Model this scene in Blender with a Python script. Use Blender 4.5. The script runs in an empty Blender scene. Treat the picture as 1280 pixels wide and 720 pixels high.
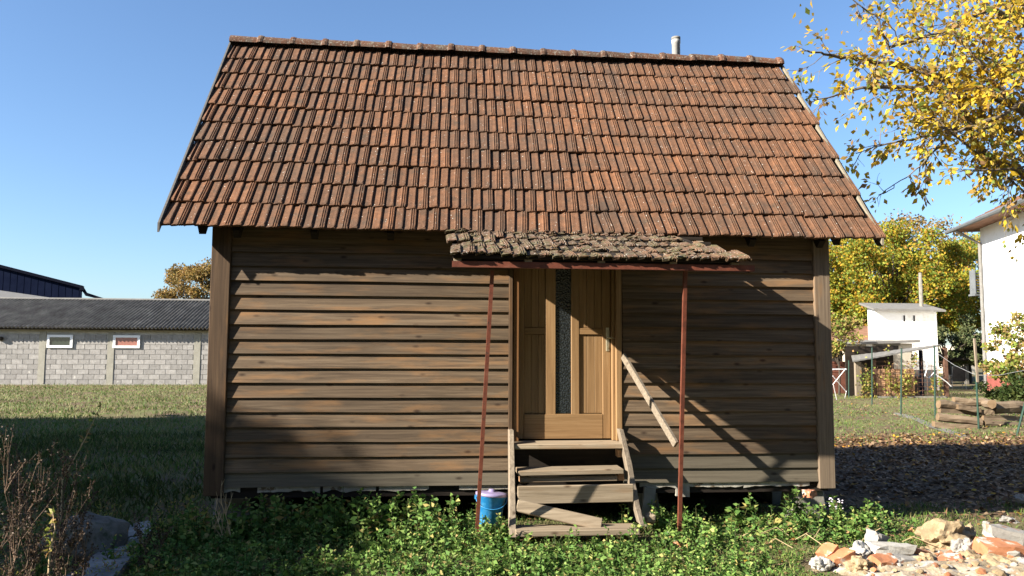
import bpy, math, random
import numpy as np
from mathutils import Vector, Matrix, noise

R = random.Random(7)
S = bpy.context.scene
C = S.collection
rad = math.radians

# ------------------------------------------------------------------ camera, sky, sun, exposure
F_PX, YAW, PITCH, ROLL, CAM_H = 980.0, 0.0924, 0.0814, 0.0044, 1.62
_fw = Vector((math.sin(YAW)*math.cos(PITCH), math.cos(YAW)*math.cos(PITCH), math.sin(PITCH)))
_rt0 = Vector((math.cos(YAW), -math.sin(YAW), 0)); _up0 = _rt0.cross(_fw)
_rt = _rt0*math.cos(ROLL) + _up0*math.sin(ROLL)
_up = _up0*math.cos(ROLL) - _rt0*math.sin(ROLL)
cam_d = bpy.data.cameras.new('camera'); cam = bpy.data.objects.new('camera', cam_d); C.objects.link(cam)
cam_d.sensor_width = 36; cam_d.lens = F_PX/1280*36; cam_d.clip_start = .05; cam_d.clip_end = 3000
m3 = Matrix((_rt, _up, -_fw)).transposed()
cam.matrix_world = Matrix.Translation((0, 0, CAM_H)) @ m3.to_4x4()
S.camera = cam

SUN_AZ, SUN_EL = rad(250.3), rad(26.9)
world = bpy.data.worlds.new("World"); S.world = world; world.use_nodes = True
wn = world.node_tree; sky = wn.nodes.new('ShaderNodeTexSky'); sky.sky_type = 'NISHITA'; sky.sun_disc = False
sky.sun_elevation = SUN_EL; sky.sun_rotation = SUN_AZ
sky.air_density = 1.0; sky.dust_density = 0.8; sky.ozone_density = 5.0; sky.altitude = 100
wn.links.new(sky.outputs[0], wn.nodes['Background'].inputs[0]); wn.nodes['Background'].inputs[1].default_value = 0.060
sl = bpy.data.lights.new('sun', 'SUN'); sl.energy = 5.0; sl.angle = rad(.53); sl.color = (1, .92, .80)
so = bpy.data.objects.new('sun', sl); C.objects.link(so); so.location = (-30, -10, 30)
TO_SUN = Vector((math.sin(SUN_AZ)*math.cos(SUN_EL), math.cos(SUN_AZ)*math.cos(SUN_EL), math.sin(SUN_EL)))
so.rotation_euler = TO_SUN.to_track_quat('Z', 'Y').to_euler()
S.view_settings.view_transform = 'Standard'; S.view_settings.look = 'None'
S.view_settings.exposure = 1.9; S.view_settings.gamma = 1

def W(px, py, Y):                     # the real-world point at distance Y seen at a photo pixel
    d = _fw*F_PX + _rt*(px-640) - _up*(py-360)
    return Vector((0, 0, CAM_H)) + d*(Y/d.y)
def G(px, py, z=0.0):                 # the same on the ground
    d = _fw*F_PX + _rt*(px-640) - _up*(py-360)
    return Vector((0, 0, CAM_H)) + d*((z-CAM_H)/d.z)

# ------------------------------------------------------------------ materials
def hexn(nt, t, **kw):
    n = nt.nodes.new(t)
    for k, v in kw.items(): setattr(n, k, v)
    return n
def base_mat(name, rough=.85, spec=.3):
    m = bpy.data.materials.new(name); m.use_nodes = True; nt = m.node_tree; b = nt.nodes['Principled BSDF']
    b.inputs['Roughness'].default_value = rough; b.inputs['Specular IOR Level'].default_value = spec
    return m, nt, b
def vec(nt, scale, rnd=True):
    tc = nt.nodes.new('ShaderNodeTexCoord'); out = tc.outputs['Object']
    if rnd:
        oi = nt.nodes.new('ShaderNodeObjectInfo'); mu = hexn(nt, 'ShaderNodeVectorMath', operation='SCALE')
        mu.inputs[0].default_value = (37.1, 53.7, 19.3); nt.links.new(oi.outputs['Random'], mu.inputs['Scale'])
        ad = hexn(nt, 'ShaderNodeVectorMath', operation='ADD'); nt.links.new(out, ad.inputs[0]); nt.links.new(mu.outputs[0], ad.inputs[1]); out = ad.outputs[0]
    mp = nt.nodes.new('ShaderNodeMapping'); mp.inputs['Scale'].default_value = scale
    nt.links.new(out, mp.inputs[0]); return mp.outputs[0]
def noise_n(nt, v, scale, detail=5, rough=.6, dist=0):
    n = nt.nodes.new('ShaderNodeTexNoise'); n.inputs['Scale'].default_value = scale; n.inputs['Detail'].default_value = detail
    n.inputs['Roughness'].default_value = rough; n.inputs['Distortion'].default_value = dist
    nt.links.new(v, n.inputs['Vector']); return n.outputs['Fac']
def ramp(nt, fac, stops):
    r = nt.nodes.new('ShaderNodeValToRGB'); e = r.color_ramp.elements
    while len(e) < len(stops): e.new(.5)
    for i, (p, c) in enumerate(stops):
        e[i].position = p; e[i].color = (*c, 1) if len(c) == 3 else c
    nt.links.new(fac, r.inputs[0]); return r.outputs[0]
def mix(nt, fac, a, b, mode='MIX'):
    m = hexn(nt, 'ShaderNodeMix', data_type='RGBA', blend_type=mode)
    for s, v in ((m.inputs[0], fac), (m.inputs[6], a), (m.inputs[7], b)):
        if isinstance(v, (int, float)): s.default_value = v
        elif isinstance(v, tuple): s.default_value = (*v, 1)
        else: nt.links.new(v, s)
    return m.outputs[2]
def bump(nt, b, h, strength=.4, dist=.01):
    n = nt.nodes.new('ShaderNodeBump'); n.inputs['Strength'].default_value = strength; n.inputs['Distance'].default_value = dist
    nt.links.new(h, n.inputs['Height']); nt.links.new(n.outputs[0], b.inputs['Normal'])
def objrand(nt): return nt.nodes.new('ShaderNodeObjectInfo').outputs['Random']

def simple(name, stops, scale=(1,1,1), ns=6, rough=.85, spots=None, bmp=.3, bd=.01, rnd=.25, spec=.3, metal=0, detail=6):
    """noise colour, optional list of spots (colour, scale, low, high), tone varying from object to object"""
    m, nt, b = base_mat(name, rough, spec)
    v = vec(nt, scale); f = noise_n(nt, v, ns, detail, .65)
    col = ramp(nt, f, stops)
    if rnd:
        rr = ramp(nt, objrand(nt), [(0, (1-rnd,)*3), (1, (1+rnd,)*3)]); col = mix(nt, 1.0, col, rr, 'MULTIPLY')
    for (c, sc, lo, hi) in (spots or []):
        v2 = vec(nt, (1,1,1)); f2 = noise_n(nt, v2, sc, 4, .6)
        mk = ramp(nt, f2, [(lo, (0,0,0)), (hi, (1,1,1))]); col = mix(nt, mk, col, c)
    nt.links.new(col, b.inputs['Base Color']); b.inputs['Metallic'].default_value = metal
    if bmp: bump(nt, b, f, bmp, bd)
    return m

def wood(name, dark, mid, light, orange=None, grain=(1.2, 40, 40), rough=.8, rnd=.2, orange_lo=.56, orange_hi=.72, knots=True, bmp=.35):
    """weathered timber, grain runs along local X for boards (pass another grain for posts)"""
    m, nt, b = base_mat(name, rough, .25)
    v = vec(nt, grain); f = noise_n(nt, v, 1.0, 8, .7, .6)
    vbig = vec(nt, tuple(1.6 if g < 10 else 9 for g in grain)); fb = noise_n(nt, vbig, 1.0, 4, .6)
    col = ramp(nt, f, [(.28, dark), (.5, mid), (.72, light)])
    if orange:
        mk = ramp(nt, fb, [(orange_lo, (0,0,0)), (orange_hi, (1,1,1))]); o2 = mix(nt, f, tuple(c*.6 for c in orange), orange)
        col = mix(nt, mk, col, o2)
    if knots:
        vk = vec(nt, tuple(3.6 if g < 10 else 8.5 for g in grain)); vo = hexn(nt, 'ShaderNodeTexVoronoi', feature='F1')
        nt.links.new(vk, vo.inputs['Vector']); vo.inputs['Scale'].default_value = 1.0
        kk = ramp(nt, vo.outputs['Distance'], [(.05, (.35,.3,.27)), (.16, (1,1,1))]); col = mix(nt, 1.0, col, kk, 'MULTIPLY')
    rr = ramp(nt, objrand(nt), [(0, (1-rnd,)*3), (1, (1+rnd,)*3)]); col = mix(nt, 1.0, col, rr, 'MULTIPLY')
    nt.links.new(col, b.inputs['Base Color']); bump(nt, b, f, bmp, .004)
    return m

def foliage_mat(name, stops, trans=.35, rough=.6):
    m = bpy.data.materials.new(name); m.use_nodes = True; nt = m.node_tree; b = nt.nodes['Principled BSDF']
    g = nt.nodes.new('ShaderNodeNewGeometry'); col = ramp(nt, g.outputs['Random Per Island'], stops)
    tc = nt.nodes.new('ShaderNodeTexCoord'); f = noise_n(nt, tc.outputs['Object'], .9, 3)
    rr = ramp(nt, f, [(.3, (.7,.75,.7)), (.7, (1.2,1.15,1.05))]); col = mix(nt, 1.0, col, rr, 'MULTIPLY')
    nt.links.new(col, b.inputs['Base Color']); b.inputs['Roughness'].default_value = rough; b.inputs['Specular IOR Level'].default_value = .25
    tr = nt.nodes.new('ShaderNodeBsdfTranslucent'); nt.links.new(col, tr.inputs[0])
    mx = nt.nodes.new('ShaderNodeMixShader'); mx.inputs[0].default_value = trans
    nt.links.new(b.outputs[0], mx.inputs[1]); nt.links.new(tr.outputs[0], mx.inputs[2]); nt.links.new(mx.outputs[0], nt.nodes['Material Output'].inputs[0])
    return m

# roof tile: orange brown clay, dirty, pale lichen flecks
def tile_mat(name, stops, lichen, lo, hi, extra=None, rnd=.28):
    m, nt, b = base_mat(name, .9, .2)
    v = vec(nt, (1,1,1)); f = noise_n(nt, v, 14, 7, .7); col = ramp(nt, f, stops)
    rr = ramp(nt, objrand(nt), [(0, (.70,.72,.74)), (.35, (.88,.88,.88)), (.7, (1.03,1.02,1)), (1, (1.25,1.18,1.08))]); col = mix(nt, 1.0, col, rr, 'MULTIPLY')
    v3 = vec(nt, (1,1,1)); f3 = noise_n(nt, v3, 120, 2, .5); col = mix(nt, ramp(nt, f3, [(.4, (0,0,0)), (.75, (.35,.35,.35))]), col, (.42,.25,.16))
    if extra:
        for (c, sc, l, h) in extra:
            f4 = noise_n(nt, vec(nt, (1.1,1,1)), sc, 5, .65); col = mix(nt, ramp(nt, f4, [(l, (0,0,0)), (h, (.85,.85,.85))]), col, c)
    ge = nt.nodes.new('ShaderNodeNewGeometry'); fw_ = noise_n(nt, ge.outputs['Position'], 1.1, 7, .7); col = mix(nt, ramp(nt, fw_, [(.44, (0,0,0)), (.68, (.6,.6,.6))]), col, mix(nt, f, (.06,.042,.03), (.15,.105,.075)))
    mpz = nt.nodes.new('ShaderNodeMapping'); mpz.inputs['Scale'].default_value = (9, 1.2, 1.2); nt.links.new(ge.outputs['Position'], mpz.inputs[0])
    col = mix(nt, ramp(nt, noise_n(nt, mpz.outputs[0], 1, 5, .6), [(.50, (0,0,0)), (.68, (.6,.6,.6))]), col, (.075,.055,.042))
    f2 = noise_n(nt, vec(nt, (1.3,1,1)), 42, 3, .6); col = mix(nt, ramp(nt, f2, [(lo, (0,0,0)), (hi, (1,1,1))]), col, lichen)
    nt.links.new(col, b.inputs['Base Color']); bump(nt, b, f, .5, .006)
    return m
M = {}
M['tile'] = tile_mat('clay_tile', [(.25, (.068,.033,.018)), (.45, (.145,.066,.033)), (.62, (.20,.092,.046)), (.8, (.25,.13,.07))], (.74,.72,.64), .68, .72,
                     extra=[((.085,.060,.040), 7, .52, .70)])
M['tile_mossy'] = tile_mat('mossy_clay_tile', [(.25, (.075,.040,.025)), (.45, (.15,.085,.05)), (.62, (.24,.13,.08)), (.8, (.30,.20,.13))], (.62,.60,.55), .63, .68,
                           extra=[((.115,.115,.05), 9, .45, .60), ((.33,.29,.22), 17, .56, .68), ((.03,.025,.02), 26, .55, .68)])
M['ridge_tile'] = tile_mat('ridge_clay', [(.25, (.11,.05,.03)), (.5, (.23,.10,.055)), (.8, (.34,.17,.10))], (.50,.46,.38), .56, .66, extra=[((.26,.22,.17), 8, .5, .65)])
M['board'] = wood('weathered_board', (.058,.038,.024), (.142,.098,.060), (.245,.178,.115), orange=(.36,.195,.085), orange_lo=.50, orange_hi=.74, rnd=.26)
M['board_pale'] = wood('pale_board', (.14,.115,.08), (.225,.19,.135), (.31,.265,.19), rnd=.12)
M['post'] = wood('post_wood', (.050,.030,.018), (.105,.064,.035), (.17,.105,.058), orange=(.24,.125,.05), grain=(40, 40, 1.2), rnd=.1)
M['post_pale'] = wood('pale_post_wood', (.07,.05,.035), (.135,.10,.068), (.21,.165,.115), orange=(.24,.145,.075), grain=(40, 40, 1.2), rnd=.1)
M['dark_wood'] = wood('dark_wood', (.02,.015,.011), (.045,.032,.022), (.08,.055,.038), rnd=.2)
M['grey_wood'] = wood('grey_wood', (.15,.115,.078), (.29,.228,.155), (.42,.345,.25), orange=(.36,.24,.14), rnd=.14)
M['grey_wood_up'] = wood('grey_wood_upright', (.12,.095,.07), (.25,.20,.145), (.40,.33,.25), grain=(40,40,1.2), rnd=.12)
M['grey_wood_dull'] = wood('dull_grey_wood', (.09,.075,.055), (.165,.135,.10), (.24,.20,.15), rnd=.05)
M['pine_up'] = wood('pine_upright', (.22,.125,.055), (.37,.22,.10), (.48,.31,.155), grain=(45,45,1.1), rnd=.08, knots=False, bmp=.15, rough=.55)
M['pine'] = wood('pine_across', (.22,.125,.055), (.37,.22,.10), (.48,.31,.155), grain=(1.1,45,45), rnd=.08, knots=False, bmp=.15, rough=.55)
M['jamb'] = wood('jamb_wood', (.20,.085,.03), (.32,.15,.055), (.42,.21,.085), grain=(45,45,1.1), rnd=.08, knots=False, bmp=.15, rough=.55)
M['rust'] = simple('rusty_red_paint', [(.3, (.14,.042,.024)), (.55, (.245,.07,.038)), (.8, (.30,.12,.075))], ns=14, rough=.6, rnd=.08, spots=[((.10,.05,.035), 30, .6, .72)])
M['plaster'] = simple('ragged_plaster', [(.3, (.36,.33,.27)), (.7, (.60,.57,.50))], ns=10, spots=[((.2,.15,.1), 9, .58, .64)], bmp=.8, rnd=.1)
M['concrete'] = simple('concrete', [(.3, (.24,.225,.19)), (.7, (.42,.395,.34))], ns=8, bmp=.6, rnd=.12)
M['slab'] = simple('grey_slab', [(.3, (.10,.095,.09)), (.55, (.24,.235,.225)), (.8, (.42,.42,.41))], ns=4, bmp=.9, bd=.02, rnd=.1)
M['stone'] = simple('field_stone', [(.3, (.10,.09,.075)), (.7, (.25,.225,.19))], ns=6, bmp=1, bd=.02, rnd=.1, spots=[((.05,.06,.03), 8, .55, .7)])
M['dark_in'] = simple('dark_interior', [(.3, (.018,.016,.014)), (.7, (.035,.03,.026))], rnd=0)
M['iron'] = simple('aged_brass', [(.3, (.30,.26,.17)), (.7, (.50,.45,.33))], rough=.35, metal=.7, rnd=0, bmp=.1)
M['pipe'] = simple('pipe_cement', [(.3, (.42,.42,.40)), (.7, (.62,.61,.58))], ns=9, rnd=0, bmp=.2)
M['soot'] = simple('soot', [(.3, (.10,.10,.09)), (.7, (.22,.21,.19))], rnd=0)
M['barge_pale'] = wood('pale_barge', (.34,.29,.20), (.48,.42,.31), (.58,.52,.40), rnd=.05)
M['barge_grey'] = wood('grey_barge', (.20,.19,.17), (.33,.31,.28), (.42,.40,.36), rnd=.05)
m, nt, b = base_mat('patterned_glass', .22, .6)
vo = hexn(nt, 'ShaderNodeTexVoronoi', feature='F1'); vo.inputs['Scale'].default_value = 55; nt.links.new(vec(nt, (1,1,1)), vo.inputs['Vector'])
nt.links.new(ramp(nt, vo.outputs['Distance'], [(.1, (.05,.06,.065)), (.6, (.022,.026,.028))]), b.inputs['Base Color']); bump(nt, b, vo.outputs['Distance'], .9, .006); M['glass_pattern'] = m
m, nt, b = base_mat('window_glass', .08, .8); b.inputs['Base Color'].default_value = (.035,.045,.035,1); M['glass'] = m
m, nt, b = base_mat('curtained_glass', .25, .6); b.inputs['Base Color'].default_value = (.30,.13,.10,1); M['glass_curtain'] = m
m, nt, b = base_mat('blue_plastic', .38, .5); b.inputs['Subsurface Weight'].default_value = 0
f = noise_n(nt, vec(nt, (1,1,1)), 20, 4); nt.links.new(ramp(nt, f, [(.42, (.015,.17,.40)), (.6, (.05,.24,.46)), (.75, (.20,.24,.22))]), b.inputs['Base Color']); M['blue'] = m
m, nt, b = base_mat('lilac_plastic', .4, .5); f = noise_n(nt, vec(nt, (1,1,1)), 16, 4); nt.links.new(ramp(nt, f, [(.4, (.42,.35,.62)), (.75, (.5,.44,.66))]), b.inputs['Base Color']); M['lilac'] = m
M['block'] = simple('cinder_block', [(.3, (.27,.255,.24)), (.7, (.40,.385,.365))], ns=7, rnd=.16, bmp=.5, spots=[((.55,.53,.49), 3.2, .66, .72)])
M['mortar'] = simple('mortar', [(.3, (.33,.315,.28)), (.7, (.50,.48,.43))], ns=4, rnd=0)
M['column'] = simple('column_concrete', [(.3, (.34,.325,.27)), (.7, (.46,.44,.37))], ns=3, rnd=.05)
M['corr'] = simple('corrugated_cement', [(.3, (.085,.079,.068)), (.55, (.15,.14,.122)), (.8, (.26,.245,.215))], scale=(1,.5,1), ns=2.2, rnd=.05, bmp=.4, spec=.05)
M['corr_pale'] = simple('pale_cement', [(.3, (.30,.29,.27)), (.8, (.45,.43,.40))], ns=5, rnd=.05)
M['white'] = simple('white_render', [(.3, (.76,.755,.73)), (.7, (.83,.825,.80))], ns=1.2, rnd=0, bmp=.15, spots=[((.58,.55,.48), 1.3, .58, .75)])
M['white_pvc'] = simple('white_frame', [(.3, (.78,.79,.81)), (.7, (.82,.83,.84))], rnd=0, bmp=0, rough=.4)
M['navy'] = simple('navy_sheet', [(.3, (.012,.020,.060)), (.7, (.022,.034,.085))], ns=1, rnd=0, rough=.9, spec=.02)
M['navy_dark'] = simple('navy_trim', [(.3, (.008,.010,.020)), (.7, (.014,.016,.03))], rnd=0, rough=.9, spec=.02)
M['red_tin'] = simple('red_plinth', [(.3, (.20,.052,.042)), (.7, (.29,.085,.07))], ns=2, rnd=.05)
M['house_tile'] = simple('house_tile', [(.3, (.17,.085,.05)), (.7, (.30,.16,.10))], ns=3, rnd=.1)
M['gutter'] = simple('gutter_zinc', [(.3, (.20,.215,.23)), (.7, (.30,.32,.33))], ns=3, rnd=0, rough=.5)
M['render_beige'] = simple('old_render', [(.3, (.42,.37,.29)), (.7, (.62,.57,.47))], ns=2.5, rnd=0, spots=[((.30,.24,.17), 3, .6, .7)])
M['orange_board'] = wood('orange_plank', (.20,.11,.06), (.34,.20,.11), (.46,.29,.17), rnd=.15)
M['brick_red'] = simple('brick_face', [(.3, (.36,.12,.06)), (.7, (.55,.23,.12))], ns=9, rnd=.2, bmp=.7, spots=[((.62,.57,.50), 11, .50, .56)])
M['brick_orange'] = simple('brick_orange', [(.3, (.52,.20,.09)), (.7, (.66,.30,.15))], ns=9, rnd=.12, bmp=.6, spots=[((.66,.60,.52), 9, .58, .66)])
M['brick_dark'] = simple('brick_dark', [(.3, (.10,.035,.022)), (.7, (.17,.065,.042))], ns=6, rnd=.2, bmp=.4)
M['brick_white'] = simple('brick_mortared', [(.3, (.46,.43,.38)), (.7, (.66,.63,.57))], ns=11, rnd=.1, bmp=.9, spots=[((.58,.30,.20), 9, .60, .66)])
M['brick_grey'] = simple('brick_grey_mortar', [(.3, (.38,.36,.32)), (.7, (.56,.54,.49))], ns=11, rnd=.1, bmp=.9)
M['clay_lump'] = simple('clay_lump', [(.3, (.34,.245,.135)), (.7, (.50,.38,.23))], ns=6, rnd=.1, bmp=1, bd=.02)
M['log'] = wood('log_wood', (.16,.105,.065), (.33,.24,.155), (.50,.40,.28), rnd=.28, bmp=.6)
M['log_end'] = simple('log_end', [(.3, (.30,.19,.10)), (.7, (.48,.33,.19))], ns=9, rnd=.15)
M['green_post'] = simple('green_enamel', [(.3, (.025,.075,.055)), (.7, (.05,.12,.085))], ns=9, rnd=.1, rough=.5)
M['rust_bar'] = simple('rust_bar', [(.3, (.09,.045,.03)), (.7, (.19,.10,.065))], ns=9, rnd=.2)
M['rope'] = simple('white_rope', [(.3, (.55,.55,.55)), (.7, (.75,.75,.75))], rnd=0)
M['black_mesh'] = simple('black_sling', [(.3, (.015,.015,.016)), (.7, (.035,.035,.036))], rnd=.1)
M['steel'] = simple('dull_steel', [(.3, (.16,.16,.16)), (.7, (.3,.3,.3))], rnd=.1, rough=.4)
M['bark'] = simple('bark', [(.3, (.09,.072,.055)), (.7, (.24,.20,.155))], scale=(1,1,.3), ns=14, rnd=.1, bmp=.8)
M['bark_dark'] = simple('dark_bark', [(.3, (.04,.032,.024)), (.7, (.10,.08,.06))], scale=(1,1,.3), ns=8, rnd=.1, bmp=.8)
M['twig'] = simple('dry_stalk', [(.3, (.12,.075,.05)), (.7, (.26,.175,.12))], ns=9, rnd=.2, bmp=0)
M['stalk_pale'] = simple('pale_stalk', [(.3, (.28,.20,.11)), (.7, (.42,.32,.19))], ns=9, rnd=.2, bmp=0)
M['leaf_yellow'] = foliage_mat('yellow_leaf', [(0, (.66,.43,.03)), (.35, (.74,.50,.05)), (.55, (.56,.46,.08)), (.70, (.46,.28,.09)), (.82, (.26,.15,.08)), (.88, (.34,.38,.08)), (1, (.22,.30,.06))], .5)
M['leaf_autumn'] = foliage_mat('autumn_leaf', [(0, (.42,.33,.035)), (.25, (.32,.31,.04)), (.5, (.17,.23,.04)), (.7, (.11,.17,.03)), (.85, (.48,.28,.03)), (1, (.34,.17,.04))], .5)
M['leaf_rust'] = foliage_mat('rust_leaf', [(0, (.30,.20,.05)), (.4, (.26,.15,.05)), (.7, (.16,.15,.05)), (1, (.22,.12,.05))], .35)
M['leaf_green'] = foliage_mat('green_leaf', [(0, (.045,.085,.02)), (.4, (.075,.12,.03)), (.75, (.11,.15,.04)), (1, (.16,.17,.05))], .35)
M['leaf_dim'] = foliage_mat('dull_leaf', [(0, (.05,.07,.03)), (.5, (.08,.10,.045)), (1, (.13,.13,.06))], .3)
M['leaf_vine'] = foliage_mat('vine_leaf', [(0, (.15,.22,.04)), (.4, (.28,.30,.06)), (.7, (.32,.22,.08)), (1, (.25,.14,.07))], .35)
M['weed'] = foliage_mat('weed_leaf', [(0, (.045,.105,.022)), (.35, (.07,.14,.03)), (.65, (.11,.18,.04)), (.86, (.17,.23,.065)), (.93, (.30,.27,.09)), (1, (.22,.14,.07))], .28, .75)
M['weed_bright'] = foliage_mat('bright_weed_leaf', [(0, (.06,.13,.03)), (.4, (.10,.19,.04)), (.75, (.15,.25,.06)), (.92, (.24,.32,.10)), (1, (.30,.24,.10))], .3, .7)
M['grass_far'] = foliage_mat('meadow_grass', [(0, (.08,.16,.03)), (.42, (.12,.21,.04)), (.6, (.24,.23,.09)), (.85, (.33,.29,.15)), (1, (.22,.17,.09))], .25)
M['grass'] = foliage_mat('lawn_grass', [(0, (.07,.15,.025)), (.5, (.12,.21,.045)), (.8, (.24,.24,.09)), (1, (.32,.28,.14))], .3)
M['dead_leaf'] = foliage_mat('dead_leaf', [(0, (.12,.065,.035)), (.4, (.19,.11,.06)), (.7, (.27,.17,.10)), (.88, (.36,.26,.18)), (.94, (.46,.22,.04)), (1, (.60,.38,.04))], .12)
M['seed'] = foliage_mat('seed_head', [(0, (.065,.038,.025)), (.6, (.12,.07,.042)), (1, (.21,.14,.085))], .1)
M['flower'] = simple('pale_mauve_petal', [(.3, (.55,.48,.60)), (.7, (.72,.66,.74))], rnd=0, bmp=0)
M['crumb'] = simple('rubble_dust', [(.3, (.34,.27,.17)), (.5, (.50,.40,.27)), (.7, (.62,.56,.47))], ns=7, rnd=0, bmp=1, bd=.03, spots=[((.62,.60,.56), 5, .55, .6), ((.50,.22,.12), 8, .64, .68)])

# real surfaces are darker than they look in full sun: one factor on the dark and earthy materials
for k_, f_ in {'leaf_rust':1.0,'tile':.62,'tile_mossy':.58,'ridge_tile':.42,'board':.62,'board_pale':.38,'post':.60,'dark_wood':.35,'grey_wood':.72,'grey_wood_up':.68,'pine':.55,'pine_up':.55,'jamb':.42,
               'rust':.5,'concrete':.5,'slab':1.0,'stone':.7,'barge_grey':.28,'barge_pale':.42,'leaf_green':.6,'leaf_dim':1.2,'weed':1.22,'grass':.8,'dead_leaf':.85,'seed':.5,'twig':.65,
               'log':.5,'log_end':.33,'lilac':.5,'corr_pale':.42,'crumb':.55,'brick_white':.45,'brick_grey':.75,'pipe':.6,'green_post':.45,'grass_far':.72,'orange_board':1.15,'render_beige':.7,'column':.68,'rust_bar':.8,'plaster':.6,'brick_red':.6,'brick_orange':.6,'clay_lump':.62,'leaf_yellow':.85,'bark':.7,'bark_dark':.6,'glass_pattern':.5,'house_tile':.8,'red_tin':.8,'block':.78,'mortar':.85,'leaf_autumn':1.1,'navy':.28,'navy_dark':.5,'gutter':.4}.items():
    nt = M[k_].node_tree; b = nt.nodes['Principled BSDF']; src = b.inputs['Base Color'].links[0].from_socket
    o_ = mix(nt, 1.0, src, (f_, f_, f_), 'MULTIPLY')
    for l in list(src.links):
        if l.to_node.type in ('BSDF_PRINCIPLED', 'BSDF_TRANSLUCENT'): nt.links.new(o_, l.to_socket)

# ------------------------------------------------------------------ mesh helpers
class MB:
    def __init__(s): s.v = []; s.f = []; s.m = []; s.cur = 0
    def add(s, vs, fs):
        b = len(s.v); s.v += [tuple(p) for p in vs]; s.f += [tuple(b+i for i in f) for f in fs]; s.m += [s.cur]*len(fs); return s
    def box(s, x0, x1, y0, y1, z0, z1):
        return s.add([(x0,y0,z0),(x1,y0,z0),(x1,y1,z0),(x0,y1,z0),(x0,y0,z1),(x1,y0,z1),(x1,y1,z1),(x0,y1,z1)],
                     [(0,3,2,1),(4,5,6,7),(0,1,5,4),(1,2,6,5),(2,3,7,6),(3,0,4,7)])
    def hexa(s, pts): # 8 points bottom ring then top ring
        return s.add(pts, [(0,3,2,1),(4,5,6,7),(0,1,5,4),(1,2,6,5),(2,3,7,6),(3,0,4,7)])
    def bar(s, a, b, w, h=None, up=(0,0,1)):
        a = Vector(a); b = Vector(b); h = h or w; d = (b-a).normalized(); u = Vector(up)
        if abs(d.dot(u)) > .98: u = Vector((0,1,0))
        r = d.cross(u).normalized(); u = r.cross(d)
        p = []
        for q in (a, b):
            for sx, sy in ((-1,-1),(1,-1),(1,1),(-1,1)): p.append(q + r*(sx*w/2) + u*(sy*h/2))
        return s.add(p, [(0,3,2,1),(4,5,6,7),(0,1,5,4),(1,2,6,5),(2,3,7,6),(3,0,4,7)])
    def tube(s, pts, rs, n=6, cap=True):
        pts = [Vector(p) for p in pts]
        if not isinstance(rs, (list, tuple)): rs = [rs]*len(pts)
        vs, fs = [], []; prev = None
        for i, p in enumerate(pts):
            d = (pts[min(i+1, len(pts)-1)] - pts[max(i-1, 0)]).normalized()
            if prev is None: prev = Vector((1,0,0)) if abs(d.x) < .9 else Vector((0,1,0))
            r = (prev - d*prev.dot(d)).normalized(); prev = r; u = d.cross(r)
            for k in range(n):
                t = 2*math.pi*k/n; vs.append(p + (r*math.cos(t) + u*math.sin(t))*rs[i])
        for i in range(len(pts)-1):
            for k in range(n): fs.append((i*n+k, i*n+(k+1) % n, (i+1)*n+(k+1) % n, (i+1)*n+k))
        if cap: fs.append(tuple(range(n-1, -1, -1))); fs.append(tuple((len(pts)-1)*n+k for k in range(n)))
        return s.add(vs, fs)
    def lathe(s, prof, n=20, c=(0,0,0)):
        vs, fs = [], []
        for r, z in prof:
            for k in range(n):
                t = 2*math.pi*k/n; vs.append((c[0]+r*math.cos(t), c[1]+r*math.sin(t), c[2]+z))
        for i in range(len(prof)-1):
            for k in range(n): fs.append((i*n+k, i*n+(k+1) % n, (i+1)*n+(k+1) % n, (i+1)*n+k))
        fs.append(tuple(range(n-1, -1, -1))); fs.append(tuple((len(prof)-1)*n+k for k in range(n)))
        return s.add(vs, fs)
    def mesh(s, name, mats, origin=None, smooth=False):
        a = np.array(s.v, float)
        if origin is None: origin = Vector(((a[:,0].min()+a[:,0].max())/2, (a[:,1].min()+a[:,1].max())/2, a[:,2].min()))
        me = bpy.data.meshes.new(name); me.from_pydata([tuple(p) for p in (a-np.array(origin))], [], s.f)
        if not isinstance(mats, (list, tuple)): mats = [mats]
        for mm in mats: me.materials.append(mm)
        if len(mats) > 1: me.polygons.foreach_set('material_index', s.m)
        if smooth: me.polygons.foreach_set('use_smooth', [True]*len(me.polygons))
        me.update(); return me, Vector(origin)
    def build(s, name, mats, parent=None, smooth=False, bevel=0, **tags):
        me, o = s.mesh(name, mats, None, smooth)
        ob = link(name, me, parent, o, **tags)
        if bevel:
            bv = ob.modifiers.new('bevel', 'BEVEL'); bv.width = bevel; bv.segments = 1; bv.limit_method = 'ANGLE'
        return ob
def wm(o):
    if o is None: return Matrix.Identity(4)
    return (wm(o.parent) @ o.matrix_parent_inverse if o.parent else Matrix.Identity(4)) @ o.matrix_basis
def link(name, me, parent=None, loc=(0,0,0), mat=None, **tags):
    ob = bpy.data.objects.new(name, me); C.objects.link(ob)
    if parent is not None: ob.parent = parent; ob.matrix_parent_inverse = wm(parent).inverted()
    if mat is not None: ob.matrix_basis = mat
    else: ob.location = loc
    for k, v in tags.items():
        if v: ob[{'cat': 'category'}.get(k, k)] = v
    return ob
def thing(name, label, cat, loc, group=None):
    return link(name, None, None, loc, label=label, cat=cat, group=group)

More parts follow.
